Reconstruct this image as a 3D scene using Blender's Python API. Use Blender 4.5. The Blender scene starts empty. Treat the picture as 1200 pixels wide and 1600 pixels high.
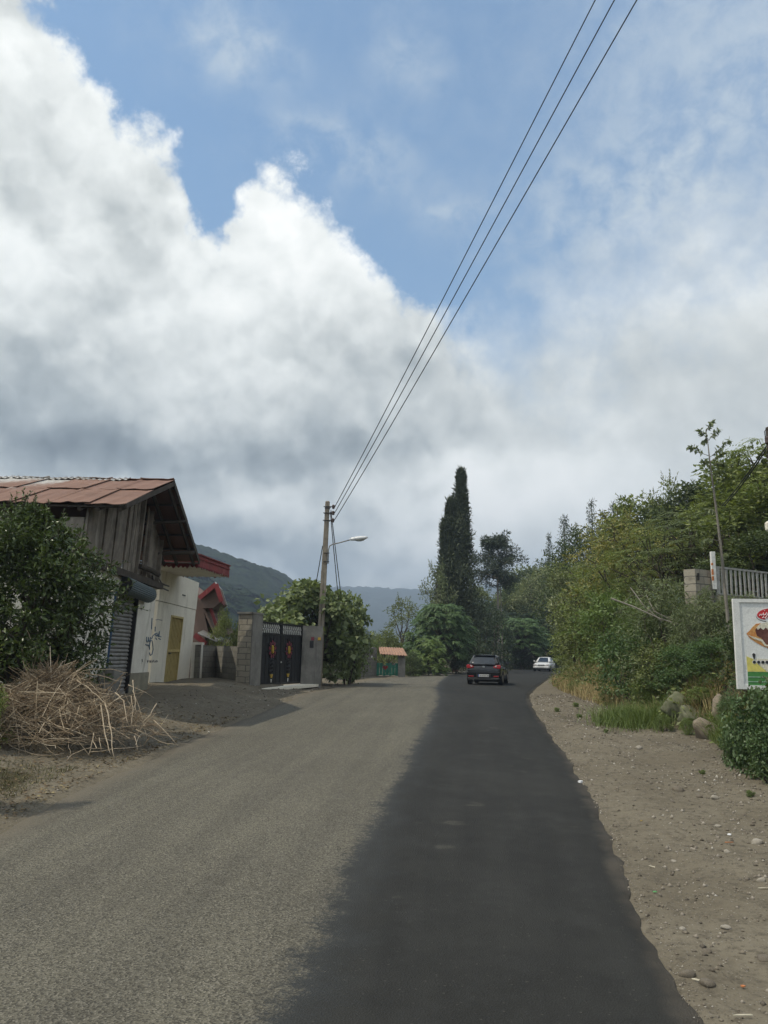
import bpy, bmesh, math, random
import numpy as np
from mathutils import Vector, Matrix
R = math.radians
sc = bpy.context.scene
C = sc.collection

# ------------------------------------------------------------------ camera
EYE = 1.35
PITCH, ROLL, FPX = R(10.2), R(0.9), 1248.0
cam = bpy.data.cameras.new('camera')
cam.sensor_fit = 'VERTICAL'; cam.sensor_height = 32.0; cam.sensor_width = 24.0
cam.lens = 32.0 * FPX / 1600.0
cam.clip_start = 0.05; cam.clip_end = 30000
camo = bpy.data.objects.new('camera', cam); C.objects.link(camo)
CAMM = Matrix.Rotation(R(90) + PITCH, 4, 'X') @ Matrix.Rotation(ROLL, 4, 'Z')
camo.matrix_world = Matrix.Translation((0, 0, EYE)) @ CAMM
sc.camera = camo
CAM3 = CAMM.to_3x3()
def ray(px, py):
    return CAM3 @ Vector(((px - 600) / FPX, -(py - 800) / FPX, -1.0))
def at(px, py, Y):                      # world point seen at photo pixel at world depth Y
    d = ray(px, py)
    return Vector((0, 0, EYE)) + d * (Y / d.y)
def azel(px, py):
    d = ray(px, py).normalized()
    return math.degrees(math.atan2(d.x, d.y)), math.degrees(math.asin(d.z))

# ------------------------------------------------------------------ render / exposure
sc.render.engine = 'CYCLES'
cy = sc.cycles
cy.use_denoising = True
cy.use_adaptive_sampling = True; cy.adaptive_threshold = 0.02
cy.max_bounces = 6; cy.diffuse_bounces = 3; cy.glossy_bounces = 2; cy.transmission_bounces = 4
cy.transparent_max_bounces = 8; cy.volume_bounces = 0
cy.sample_clamp_indirect = 4
sc.view_settings.view_transform = 'Standard'; sc.view_settings.look = 'None'
sc.view_settings.exposure = 0.45; sc.view_settings.gamma = 1.0; sc.view_settings.use_curve_mapping = False

# ------------------------------------------------------------------ node helper
class NT:
    def __init__(s, tree): s.t = tree; s.n = tree.nodes; s.l = tree.links
    def new(s, typ, **kw):
        n = s.n.new(typ)
        for k, v in kw.items(): setattr(n, k, v)
        return n
    def put(s, sock, v):
        if v is None: return
        if isinstance(v, bpy.types.NodeSocket): s.l.new(v, sock)
        elif sock.type == 'RGBA' and hasattr(v, '__len__') and len(v) == 3: sock.default_value = (*v, 1)
        else: sock.default_value = v
    def m(s, op, a, b=None, c=None, clamp=False):
        n = s.new('ShaderNodeMath', operation=op); n.use_clamp = clamp
        s.put(n.inputs[0], a)
        if b is not None: s.put(n.inputs[1], b)
        if c is not None: s.put(n.inputs[2], c)
        return n.outputs[0]
    def add(s, a, b): return s.m('ADD', a, b)
    def sub(s, a, b): return s.m('SUBTRACT', a, b)
    def mul(s, a, b): return s.m('MULTIPLY', a, b)
    def ss(s, v, lo, hi, a=0.0, b=1.0):
        n = s.new('ShaderNodeMapRange', interpolation_type='SMOOTHSTEP')
        s.put(n.inputs['Value'], v); s.put(n.inputs['From Min'], lo); s.put(n.inputs['From Max'], hi)
        s.put(n.inputs['To Min'], a); s.put(n.inputs['To Max'], b); return n.outputs[0]
    def lin(s, v, lo, hi, a=0.0, b=1.0):
        n = s.new('ShaderNodeMapRange'); n.clamp = True
        s.put(n.inputs['Value'], v); s.put(n.inputs['From Min'], lo); s.put(n.inputs['From Max'], hi)
        s.put(n.inputs['To Min'], a); s.put(n.inputs['To Max'], b); return n.outputs[0]
    def mix(s, f, a, b, blend='MIX'):
        n = s.new('ShaderNodeMix', data_type='RGBA', blend_type=blend)
        s.put(n.inputs[0], f); s.put(n.inputs[6], a); s.put(n.inputs[7], b); return n.outputs[2]
    def noise(s, vec, scale, detail=4, rough=0.55, dist=0.0, col=False, lac=2.0):
        n = s.new('ShaderNodeTexNoise'); s.put(n.inputs['Vector'], vec)
        n.inputs['Scale'].default_value = scale; n.inputs['Detail'].default_value = detail
        n.inputs['Roughness'].default_value = rough; n.inputs['Distortion'].default_value = dist
        n.inputs['Lacunarity'].default_value = lac
        return n.outputs['Color' if col else 'Fac']
    def vor(s, vec, scale, feat='F1', out='Distance', rnd=1.0):
        n = s.new('ShaderNodeTexVoronoi', feature=feat); s.put(n.inputs['Vector'], vec)
        n.inputs['Scale'].default_value = scale; n.inputs['Randomness'].default_value = rnd
        return n.outputs[out]
    def mapping(s, vec, scale=(1,1,1), rot=(0,0,0), loc=(0,0,0)):
        n = s.new('ShaderNodeMapping'); s.put(n.inputs[0], vec)
        n.inputs['Scale'].default_value = scale; n.inputs['Rotation'].default_value = rot; n.inputs['Location'].default_value = loc
        return n.outputs[0]
    def vadd(s, a, b):
        n = s.new('ShaderNodeVectorMath', operation='ADD'); s.put(n.inputs[0], a); s.put(n.inputs[1], b); return n.outputs[0]
    def ramp(s, f, stops, interp='LINEAR'):
        n = s.new('ShaderNodeValToRGB'); n.color_ramp.interpolation = interp; s.put(n.inputs[0], f)
        e = n.color_ramp.elements
        while len(e) > 1: e.remove(e[-1])
        e[0].position = stops[0][0]; e[0].color = (*stops[0][1], 1)
        for p, c in stops[1:]:
            k = e.new(p); k.color = (*c, 1)
        return n.outputs[0]

# ------------------------------------------------------------------ sun
SUNV = Vector((-3.6, -1.0, 6.1)).normalized()       # towards the sun
SUN_EL = math.asin(SUNV.z); SUN_AZ = math.atan2(SUNV.x, SUNV.y)
sl = bpy.data.lights.new('sun', 'SUN'); sl.energy = 2.55; sl.angle = R(0.6); sl.color = (1.0, 0.92, 0.77)
so = bpy.data.objects.new('sun', sl); C.objects.link(so)
so.rotation_euler = SUNV.to_track_quat('Z', 'Y').to_euler(); so.location = SUNV * 60

# ------------------------------------------------------------------ world: Nishita sky and clouds
W = bpy.data.worlds.new("World"); sc.world = W; W.use_nodes = True
W.node_tree.nodes.clear()
def build_world():
    g = NT(W.node_tree)
    STR = 0.1
    out = g.new('ShaderNodeOutputWorld'); bg = g.new('ShaderNodeBackground'); bg.inputs['Strength'].default_value = STR
    g.l.new(bg.outputs[0], out.inputs[0])
    sky = g.new('ShaderNodeTexSky', sky_type='NISHITA'); sky.sun_disc = False
    sky.sun_elevation = SUN_EL; sky.sun_rotation = SUN_AZ % (2 * math.pi)
    sky.air_density = 1.0; sky.dust_density = 0.6; sky.ozone_density = 1.6; sky.altitude = 300
    tc = g.new('ShaderNodeTexCoord'); d = tc.outputs['Generated']
    sep = g.new('ShaderNodeSeparateXYZ'); g.l.new(d, sep.inputs[0])
    x, y, z = sep.outputs
    az = g.mul(g.m('ARCTAN2', x, y), 57.29578)
    el = g.mul(g.m('ARCSINE', z), 57.29578)
    def G(px, py, rx, ry, amp, rot=0.0):
        a0, e0 = azel(px, py)
        k = math.degrees(1 / FPX)
        kx = k / max(0.4, math.cos(R(e0)))
        u = g.m('DIVIDE', g.sub(AZ, a0), rx * kx); v = g.m('DIVIDE', g.sub(EL, e0), ry * k)
        q = g.add(g.mul(u, u), g.mul(v, v))
        return g.mul(g.m('POWER', 2.718281828, g.mul(q, -1.0)), amp)
    def total(lst):
        r = lst[0]
        for q in lst[1:]: r = g.add(r, q)
        return r
    # large soft warp so that nothing is a clean ellipse
    wrp = g.noise(d, 6.0, 4, 0.6, col=True)
    ws = g.new('ShaderNodeSeparateXYZ'); g.l.new(wrp, ws.inputs[0])
    AZ = g.add(az, g.mul(g.sub(ws.outputs[0], 0.5), 14.0)); EL = g.add(el, g.mul(g.sub(ws.outputs[1], 0.5), 11.0))
    # top edge of the cloud mass, degrees of elevation against azimuth
    path = [(100,0),(132,55),(172,135),(185,165),(238,190),(285,245),(300,315),(328,350),(352,352),(364,322),(400,282),(440,272),
            (500,294),(540,340),(572,382),(612,425),(630,455),(672,475),(705,520),(760,500),(870,462),(1000,400),(1090,340),(1200,290)]
    pts = [azel(*p) for p in path]
    for i in range(1, len(pts)):
        if pts[i][0] <= pts[i-1][0] + 0.15: pts[i] = (pts[i-1][0] + 0.15, pts[i][1])
    a_lo, a_hi = -60.0, 60.0
    allp = [(-60, 62), (-40, 56)] + [p for p in pts] + [(45, 42), (60, 36)]
    fc = g.new('ShaderNodeFloatCurve')
    cv = fc.mapping.curves[0]
    for i, (a, e) in enumerate(allp):
        u, v = (a - a_lo) / (a_hi - a_lo), e / 90
        if i == 0: cv.points[0].location = (u, v)
        elif i == 1: cv.points[1].location = (u, v)
        else: cv.points.new(u, v)
    for p in cv.points: p.handle_type = 'VECTOR'
    fc.mapping.use_clip = False
    fc.mapping.update()
    w2 = g.noise(d, 12.0, 4, 0.62, col=True)
    w2s = g.new('ShaderNodeSeparateXYZ'); g.l.new(w2, w2s.inputs[0])
    g.put(fc.inputs['Value'], g.lin(g.add(az, g.mul(g.sub(w2s.outputs[0], 0.5), 3.2)), a_lo, a_hi))
    fc.inputs['Factor'].default_value = 1.0
    top = g.mul(fc.outputs[0], 90.0)
    # billows: inverted voronoi bubbles at several sizes
    dw = g.vadd(d, g.mapping(g.noise(d, 14, 4, 0.6, col=True), scale=(0.05,) * 3, loc=(-0.025,) * 3))
    def bub(vec):
        a = g.vor(vec, 8.0); b = g.vor(vec, 19.0); c = g.vor(vec, 47.0)
        return g.sub(1.0, g.add(g.add(g.mul(a, 0.62), g.mul(b, 0.32)), g.mul(c, 0.16)))
    B0 = bub(dw)
    lx = SUNV.normalized()
    B1 = bub(g.vadd(dw, (0.010, 0.0, 0.030)))
    fine = g.noise(d, 36.0, 6, 0.70)
    mid = g.noise(d, 11.0, 5, 0.6)
    s0 = g.sub(top, el)
    right = g.ss(az, 3.0, 12.0)                               # the right part is soft stratus
    s = g.add(g.add(s0, 1.5), g.mul(g.sub(B0, 0.62), 5.5))
    s = g.add(s, g.mul(g.sub(fine, 0.5), 4.6))
    s = g.sub(s, g.ss(s0, -1.5, -4.5, 0.0, 6.0))
    s = g.add(s, g.mul(g.mul(g.sub(mid, 0.5), 18.0), right))
    hi = g.add(g.mul(right, 9.0), 2.4)
    a_cu = g.ss(s, g.mul(right, -7.0), hi)
    # brightness of the cloud mass
    lum = total([
        G(440,330,95,75,.30), G(560,420,70,60,.24), G(400,480,110,120,.22), G(200,215,90,50,.16), G(60,90,110,110,.12), G(60,400,150,70,.16), G(150,470,120,60,.12),
        G(180,640,140,35,.05), G(390,765,120,45,.16), G(60,690,180,50,-.27), G(230,712,200,46,-.22), G(470,690,150,64,-.27), G(90,570,130,55,-.20), G(560,570,110,70,-.10),
        G(240,320,75,90,-.13), G(30,290,80,50,-.05), G(300,850,240,40,-.36), G(540,870,90,40,-.22), G(430,862,44,16,.30), G(640,850,80,45,.36), G(760,800,130,70,.26), G(620,760,110,50,.14), G(590,790,80,30,-.06), G(455,820,90,30,-.13),
        G(600,940,150,22,-.18), G(760,520,150,50,.06), G(900,600,200,90,-.02), G(850,760,160,55,.16), G(1000,760,120,70,.08), G(1100,640,120,80,-.08), G(1150,400,110,80,.06),
        G(1000,470,120,50,.05), G(700,650,90,60,-.03)])
    relief = g.mul(g.sub(B0, B1), g.sub(1.0, g.mul(right, 0.5)))
    rim = g.mul(g.ss(s, 0.0, 3.0, 1.0, 0.0), 0.10)
    L = g.add(g.add(g.add(0.610, g.mul(right, .055)), lum), g.mul(relief, 0.54))
    L = g.add(L, g.mul(rim, g.sub(1.0, right)))
    L = g.add(L, g.mul(g.sub(mid, 0.5), g.add(0.18, g.mul(right, -0.09)))); L = g.add(L, g.mul(g.sub(fine, 0.5), 0.12))
    ccol = g.ramp(L, [(0.0, (.055,.064,.066)), (0.22, (.160,.180,.182)), (0.42, (.330,.356,.352)), (0.60, (.530,.550,.530)), (0.80, (.76,.775,.745)), (1.0, (.92,.92,.885))])
    # thin high cloud in the blue
    st = g.noise(g.mapping(d, scale=(1.0, 1.0, 1.6), rot=(0.3, 0.5, 0.2)), 6.0, 5, 0.56, 0.5)
    st2 = g.noise(d, 30.0, 5, 0.62, 0.3)
    wm = total([G(390,95,70,38,1.0), G(500,225,80,40,.9), G(565,275,80,40,.8), G(650,110,50,50,.7), G(728,345,50,40,.9), G(920,330,100,50,.55), G(1020,300,120,60,.7), G(1130,230,150,150,.85),
                G(1000,60,260,160,.42), G(1190,60,150,150,.42), G(880,420,160,70,.5), G(300,40,120,60,.35), G(560,300,130,60,.3)])
    a_ci = g.mul(g.mul(wm, g.ss(g.add(g.mul(st, 0.5), g.mul(st2, 0.5)), 0.34, 0.68)), 0.66)
    a_ci = g.m('MINIMUM', a_ci, 0.8)
    cic = (.47,.53,.57)
    # blue
    tint = g.mix(1.0, sky.outputs[0], (0.86, 1.19, 1.24), 'MULTIPLY')
    skyc = g.mix(1.0, tint, (STR, STR, STR), 'MULTIPLY')
    milk = g.mix(g.add(0.16, g.mul(g.ss(az, 4, 28), 0.20)), skyc, (.36,.46,.60))
    c1 = g.mix(a_ci, milk, cic)
    c2 = g.mix(a_cu, c1, ccol)
    # rest of the sky away from the view: unseen broken cloud, brightened to add fill
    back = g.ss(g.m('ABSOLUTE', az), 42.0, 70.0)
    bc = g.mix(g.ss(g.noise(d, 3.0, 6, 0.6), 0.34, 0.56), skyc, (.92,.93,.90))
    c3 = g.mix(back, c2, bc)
    low = g.ss(el, 0.0, -3.0)
    c4 = g.mix(low, c3, (.22, .25, .27))
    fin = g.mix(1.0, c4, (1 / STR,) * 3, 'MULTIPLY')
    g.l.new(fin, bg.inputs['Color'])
build_world()
W.cycles.sampling_method = 'MANUAL'; W.cycles.sample_map_resolution = 512

# ------------------------------------------------------------------ naming helpers
def tag(o, label=None, cat=None, group=None, kind=None):
    if label: o['label'] = label
    if cat: o['category'] = cat
    if group: o['group'] = group
    if kind: o['kind'] = kind
    return o
def thing(name, label, cat, loc=(0, 0, 0), rz=0.0, group=None):
    o = bpy.data.objects.new(name, None); C.objects.link(o)
    o.empty_display_size = 0.2
    o.location = loc; o.rotation_euler = (0, 0, rz)
    return tag(o, label, cat, group)
class MB:
    """collects vertices and faces, then links them as one mesh object"""
    def __init__(s): s.v = []; s.f = []; s.mi = []; s.cur = 0
    def poly(s, pts):
        k = len(s.v); s.v += [tuple(p) for p in pts]; s.f.append(tuple(range(k, k + len(pts)))); s.mi.append(s.cur)
    def box(s, lo, hi, M=None):
        x0, y0, z0 = lo; x1, y1, z1 = hi
        p = [(x0,y0,z0),(x1,y0,z0),(x1,y1,z0),(x0,y1,z0),(x0,y0,z1),(x1,y0,z1),(x1,y1,z1),(x0,y1,z1)]
        if M is not None: p = [tuple(M @ Vector(q)) for q in p]
        s.hexa(p)
    def hexa(s, p):
        k = len(s.v); s.v += [tuple(q) for q in p]
        for f in ((0,3,2,1),(4,5,6,7),(0,1,5,4),(1,2,6,5),(2,3,7,6),(3,0,4,7)):
            s.f.append(tuple(k + i for i in f)); s.mi.append(s.cur)
    def bar(s, a, b, w, h=None, up=(0, 0, 1)):
        a, b = Vector(a), Vector(b); h = h or w
        d = (b - a).normalized(); u = Vector(up)
        if abs(d.dot(u)) > 0.98: u = Vector((1, 0, 0))
        e = d.cross(u).normalized(); u = e.cross(d)
        e *= w / 2; u *= h / 2
        s.hexa([a-e-u, a+e-u, b+e-u, b-e-u, a-e+u, a+e+u, b+e+u, b-e+u])
    def tube(s, pts, rad, n=8, cap=True):
        pts = [Vector(p) for p in pts]
        if not hasattr(rad, '__len__'): rad = [rad] * len(pts)
        k0 = len(s.v); prev = None
        for i, p in enumerate(pts):
            d = (pts[min(i + 1, len(pts) - 1)] - pts[max(i - 1, 0)]).normalized()
            if prev is None: e = d.orthogonal().normalized()
            else:
                e = prev - d * prev.dot(d)
                e = e.normalized() if e.length > 1e-6 else d.orthogonal().normalized()
            prev = e; f = d.cross(e)
            for j in range(n):
                t = 2 * math.pi * j / n
                s.v.append(tuple(p + (e * math.cos(t) + f * math.sin(t)) * rad[i]))
        for i in range(len(pts) - 1):
            for j in range(n):
                a = k0 + i * n + j; b = k0 + i * n + (j + 1) % n
                s.f.append((a, b, b + n, a + n)); s.mi.append(s.cur)
        if cap:
            s.f.append(tuple(k0 + j for j in reversed(range(n)))); s.mi.append(s.cur)
            e = k0 + (len(pts) - 1) * n
            s.f.append(tuple(e + j for j in range(n))); s.mi.append(s.cur)
    def loft(s, rings, closed=True, caps=True):
        n = len(rings[0]); k0 = len(s.v)
        for r in rings: s.v += [tuple(p) for p in r]
        for i in range(len(rings) - 1):
            for j in range(n if closed else n - 1):
                a = k0 + i * n + j; b = k0 + i * n + (j + 1) % n
                s.f.append((a, b, b + n, a + n)); s.mi.append(s.cur)
        if caps:
            s.f.append(tuple(k0 + j for j in reversed(range(n)))); s.mi.append(s.cur)
            e = k0 + (len(rings) - 1) * n
            s.f.append(tuple(e + j for j in range(n))); s.mi.append(s.cur)
    def prism(s, outline, ax, a, b):
        """outline: 2-D points; extruded along axis ax from a to b"""
        def P(q, t):
            r = list(q); r.insert(ax, t); return tuple(r)
        s.loft([[P(q, a) for q in outline], [P(q, b) for q in outline]])
    def build(s, name, m, parent=None, bevel=0.0, smooth=False, seg=2):
        off = Vector((0, 0, 0)); q = parent
        while q is not None: off = off + q.location; q = q.parent
        me = bpy.data.meshes.new(name); me.from_pydata([(v[0] - off.x, v[1] - off.y, v[2] - off.z) for v in s.v], [], s.f)
        mats = m if isinstance(m, (list, tuple)) else [m]
        for q in mats: me.materials.append(q)
        if len(mats) > 1: me.polygons.foreach_set('material_index', s.mi)
        me.validate(); me.update()
        o = bpy.data.objects.new(name, me); C.objects.link(o)
        bm = bmesh.new(); bm.from_mesh(me); bmesh.ops.recalc_face_normals(bm, faces=bm.faces); bm.to_mesh(me); bm.free()
        if smooth: me.polygons.foreach_set('use_smooth', [True] * len(me.polygons))
        if bevel:
            b = o.modifiers.new('bevel', 'BEVEL'); b.width = bevel; b.segments = seg; b.limit_method = 'ANGLE'; b.angle_limit = R(40)
        if parent is not None: o.parent = parent
        return o
def npmesh(name, V, F, m, parent=None, smooth=False):
    """mesh from numpy arrays; F is n x 3 or n x 4"""
    me = bpy.data.meshes.new(name)
    V = np.asarray(V, np.float32); F = np.asarray(F, np.int32)
    me.vertices.add(len(V)); me.vertices.foreach_set('co', V.ravel())
    k = F.shape[1]
    me.loops.add(F.size); me.loops.foreach_set('vertex_index', F.ravel())
    me.polygons.add(len(F)); me.polygons.foreach_set('loop_start', np.arange(0, F.size, k, dtype=np.int32))
    if smooth: me.polygons.foreach_set('use_smooth', np.ones(len(F), bool))
    me.update(calc_edges=True)
    me.materials.append(m)
    o = bpy.data.objects.new(name, me); C.objects.link(o)
    if parent is not None: o.parent = parent
    return o

# ------------------------------------------------------------------ materials
def newmat(name):
    m = bpy.data.materials.new(name); m.use_nodes = True
    g = NT(m.node_tree); b = m.node_tree.nodes['Principled BSDF']
    return m, g, b
def bump(g, b, h, strength=0.4, dist=0.02):
    n = g.new('ShaderNodeBump'); n.inputs['Strength'].default_value = strength; n.inputs['Distance'].default_value = dist
    g.put(n.inputs['Height'], h); g.l.new(n.outputs[0], b.inputs['Normal'])
def coord(g, which='Object'): return g.new('ShaderNodeTexCoord').outputs[which]
def rough_mat(name, c1, c2, scale=4.0, rough=0.85, bs=0.3, c3=None, spec=0.3, fine=40.0, metal=0.0, grain=0.12, streak=False):
    """weathered surface: two colours mixed by noise, stains in a third, fine grain and bump"""
    m, g, b = newmat(name); v = coord(g)
    n1 = g.noise(v, scale, 6, 0.62); n2 = g.noise(v, fine, 4, 0.6)
    c = g.mix(g.ss(n1, 0.34, 0.66), c1, c2)
    if c3 is not None:
        vv = g.mapping(v, scale=(1, 1, 0.18)) if streak else v
        c = g.mix(g.ss(g.noise(vv, scale * 1.7, 6, 0.7, 0.6), 0.54, 0.72), c, c3)
    gr = g.lin(n2, 0.3, 0.7, 1 - grain, 1 + grain)
    gg = g.new('ShaderNodeCombineColor'); [g.l.new(gr, gg.inputs[i]) for i in range(3)]
    c = g.mix(1.0, c, gg.outputs[0], 'MULTIPLY')
    g.l.new(c, b.inputs['Base Color']); b.inputs['Roughness'].default_value = rough; b.inputs['Metallic'].default_value = metal
    b.inputs['Specular IOR Level'].default_value = spec
    if bs: bump(g, b, g.add(n1, g.mul(n2, 0.4)), bs, 0.015)
    return m
def plain(name, c, rough=0.5, metal=0.0, spec=0.5, vary=0.12, scale=12.0):
    m, g, b = newmat(name); v = coord(g)
    k = [max(0, q * (1 - vary)) for q in c]; k2 = [min(1, q * (1 + vary)) for q in c]
    g.l.new(g.mix(g.ss(g.noise(v, scale, 4), 0.35, 0.65), k, k2), b.inputs['Base Color'])
    b.inputs['Roughness'].default_value = rough; b.inputs['Metallic'].default_value = metal; b.inputs['Specular IOR Level'].default_value = spec
    return m

# ------------------------------------------------------------------ road line and terrain
def sst(v, a, b):
    t = np.clip((np.asarray(v, float) - a) / (b - a), 0, 1); return t * t * (3 - 2 * t)
def prof(y):                              # height of the road along its length
    return -0.55 * (1 - sst(y, 4, 30)) 
def ground_hit(px, py):                   # photo pixel -> point on the road profile
    d = ray(px, py); t = 0.5
    while t < 400:
        q = Vector((0, 0, EYE)) + d * t
        if q.z <= float(prof(q.y)): break
        t += 0.01 if t < 60 else 0.05
    return q
# right and left edges of the asphalt, read off the photograph
RE_px = [(1085,1600),(1040,1510),(1000,1430),(972,1370),(950,1305),(928,1255),(908,1222),(884,1180),(862,1150),(840,1118),(828,1100),(826,1086),(838,1074),(852,1064)]
LE_px = [(0,1296),(70,1258),(140,1222),(220,1188),(300,1156),(370,1127),(440,1097),(490,1079),(540,1069),(600,1060),(660,1053)]
SE_px = [(415,1600),(470,1480),(520,1390),(560,1320),(590,1260),(616,1215),(640,1180),(662,1145),(676,1110),(684,1090),(678,1074),(690,1062)]
RE = [(ground_hit(*p).x, ground_hit(*p).y) for p in RE_px]
LE = [(ground_hit(*p).x, ground_hit(*p).y) for p in LE_px]
SE = [(ground_hit(*p).x, ground_hit(*p).y) for p in SE_px]
e0 = RE[0]
RE = [(e0[0] - 1.6, -14), (e0[0] - 0.7, -3)] + RE + [(13.0, 62), (18.5, 80), (24.5, 92), (34, 104), (50, 114), (80, 122)]
LE = [(LE[0][0] - 1.2, -14), (LE[0][0] - 0.45, 0)] + LE + [(4.6, 71), (9.6, 86), (16.5, 98), (27, 110), (44, 121), (80, 131)]
SE = [(SE[0][0] - 1.4, -14), (SE[0][0] - 0.6, -3)] + SE + [(5.2, 62), (9.2, 78), (15.6, 92), (26, 105), (44, 116), (80, 124)]
def resample(pl, step, smooth=2):
    P = np.array(pl, float)
    for _ in range(smooth):
        Q = [P[0]]
        for a, b in zip(P[:-1], P[1:]): Q += [a * .75 + b * .25, a * .25 + b * .75]
        Q.append(P[-1]); P = np.array(Q)
    L = np.concatenate([[0], np.cumsum(np.hypot(*np.diff(P, axis=0).T))])
    t = np.arange(0, L[-1], step)
    return np.stack([np.interp(t, L, P[:, 0]), np.interp(t, L, P[:, 1])], 1)
REs, LEs, SEs = resample(RE, .25), resample(LE, .25), resample(SE, .25)
def sdist(P, line, want_s=False):
    """signed distance to a polyline (positive to the right of its direction)"""
    P = np.asarray(P, float); out = np.empty(len(P)); arc = np.empty(len(P))
    A = line[:-1]; Bv = np.diff(line, axis=0); L2 = (Bv ** 2).sum(1)
    cum = np.concatenate([[0], np.cumsum(np.sqrt(L2))])
    for i0 in range(0, len(P), 4000):
        q = P[i0:i0 + 4000]
        w = q[:, None, :] - A[None]
        t = np.clip((w * Bv[None]).sum(2) / L2[None], 0, 1)
        dv = w - t[..., None] * Bv[None]
        d2 = (dv ** 2).sum(2); k = d2.argmin(1); r = np.arange(len(q))
        cr = Bv[k, 0] * w[r, k, 1] - Bv[k, 1] * w[r, k, 0]
        out[i0:i0 + 4000] = np.sqrt(d2[r, k]) * np.where(cr < 0, 1, -1)
        arc[i0:i0 + 4000] = cum[k] + t[r, k] * np.sqrt(L2[k])
    return (out, arc) if want_s else out
def vnoise(x, y, s, seed=0):
    """smooth value noise"""
    x = np.asarray(x, float) / s + seed * 17.3; y = np.asarray(y, float) / s - seed * 9.1
    xi = np.floor(x); yi = np.floor(y); fx = x - xi; fy = y - yi
    fx = fx * fx * (3 - 2 * fx); fy = fy * fy * (3 - 2 * fy)
    def h(a, b):
        t = np.sin(a * 127.1 + b * 311.7 + seed * 74.7) * 43758.5453; return t - np.floor(t)
    return (h(xi, yi) * (1 - fx) + h(xi + 1, yi) * fx) * (1 - fy) + (h(xi, yi + 1) * (1 - fx) + h(xi + 1, yi + 1) * fx) * fy - 0.5
def fbm(x, y, s, n=4, seed=0):
    r = 0; a = 1.0
    for i in range(n): r = r + a * vnoise(x, y, s / 2 ** i, seed + i); a *= 0.5
    return r
# toe of the right bank, as distance from the asphalt edge along y
TOE_px = [(1290,1290),(1200,1228),(1130,1186),(1092,1158),(1030,1148),(985,1122),(930,1100),(890,1086),(862,1070)]
TOE = [(ground_hit(*p).x, ground_hit(*p).y) for p in TOE_px]
TOE = [(TOE[0][0], -14)] + [(TOE[0][0] , 3)] + TOE + [(13.8, 62), (19.4, 80), (25.3, 91.4), (34.5, 103), (50.3, 113), (80.2, 121)]
TOEs = resample(TOE, .5)
LHOUSE = [(-5.6, -14), (-5.2, 8), (-4.9, 14), (-4.9, 22), (-4.6, 27), (-3.6, 31), (-2.4, 37), (-2.6, 50), (1, 66), (8.6, 87), (15.6, 99), (26, 111), (44, 122), (80, 132)]
CACHE = {}
def terrain(x, y, keep=False):
    x = np.atleast_1d(np.asarray(x, float)); y = np.atleast_1d(np.asarray(y, float))
    P = np.stack([x, y], 1)
    near = (np.abs(x) < 140) & (y > -40) & (y < 200)
    dR = np.full(len(x), 40.0); dL = np.full(len(x), -40.0); dT = np.full(len(x), 40.0)
    if near.any():
        dR[near] = sdist(P[near], REs); dL[near] = sdist(P[near], LEs); dT[near] = sdist(P[near], TOEs)
    farL = ~near & (x < 0); dR[farL] = -60; dT[farL] = -60; dL[farL] = -60
    farR = ~near & (x >= 0); dR[farR] = 90; dT[farR] = 90; dL[farR] = 90
    if keep: CACHE['d'] = (dR, dL, dT)
    far = 1 - sst(y, 130, 195)
    base = prof(y)
    road = (dR < 0) & (dL > 0)
    z = base.copy()
    # under the asphalt the earth lies lower
    din = np.minimum(-dR, dL)
    z -= np.where(road, 0.02 + 0.10 * sst(din, 0.0, 0.5), 0)
    # right shoulder
    sh = np.clip(dR, 0, None)
    z += np.where(dR > 0, 0.03 * sst(sh, 0, .3) - 0.03 * np.exp(-((sh - .35) / .25) ** 2) + 0.10 * sst(sh, 1.2, 3.2), 0)
    # right bank and wooded slope
    t = np.clip(dT, 0, None)
    fade = sst(y, -10, 4)
    z += np.where(dT > 0, far * (1.15 * sst(t, 0, 1.9) + 0.33 * np.clip(t - 1.2, 0, 70) * (1 - 0.3 * sst(t, 10, 60))), 0)
    # left verge: rises gently to the houses
    l = np.clip(-dL, 0, None)
    rise = 0.36 * sst(y, 9, 17) * (1 - sst(y, 31, 44)) + 0.22 * (1 - sst(y, 8, 12)) + 0.12 * sst(y, 44, 52)
    z += np.where(dL < 0, 0.02 * sst(l, 0, .2) + rise * sst(l, 0.4, 2.6), 0)
    # left bank beyond the green gate, outer side of the bend
    z += np.where(dL < 0, far * (0.9 * sst(l, 0.8, 3.0) * sst(y, 60, 70) + 0.06 * np.clip(l - 3, 0, 40) * sst(y, 64, 76)), 0)
    off = np.maximum(np.clip(dR, 0, None), l)
    z += np.where(off > 0, sst(off, 0, .6) * (0.06 * fbm(x, y, 1.6, 3, 3) + 0.040 * fbm(x, y, .36, 3, 8)), 0)
    z += sst(off, 6, 40) * 1.6 * fbm(x, y, 22, 3, 5)
    return z
def tz(x, y): return float(terrain([x], [y])[0])
def hit(px, py):                          # photo pixel -> point on the finished ground
    d = ray(px, py); ts = np.concatenate([np.arange(1.5, 40, .02), np.arange(40, 130, .1)])
    X = d.x * ts; Y = d.y * ts; Z = EYE + d.z * ts
    k = np.argmax(Z <= terrain(X, Y)); return Vector((X[k], Y[k], Z[k]))
def top_at(px, py, Y):                    # (x, ground z, height) of something whose top is seen at that pixel at depth Y
    q = at(px, py, Y); b = tz(q.x, Y); return q.x, b, q.z - b

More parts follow.
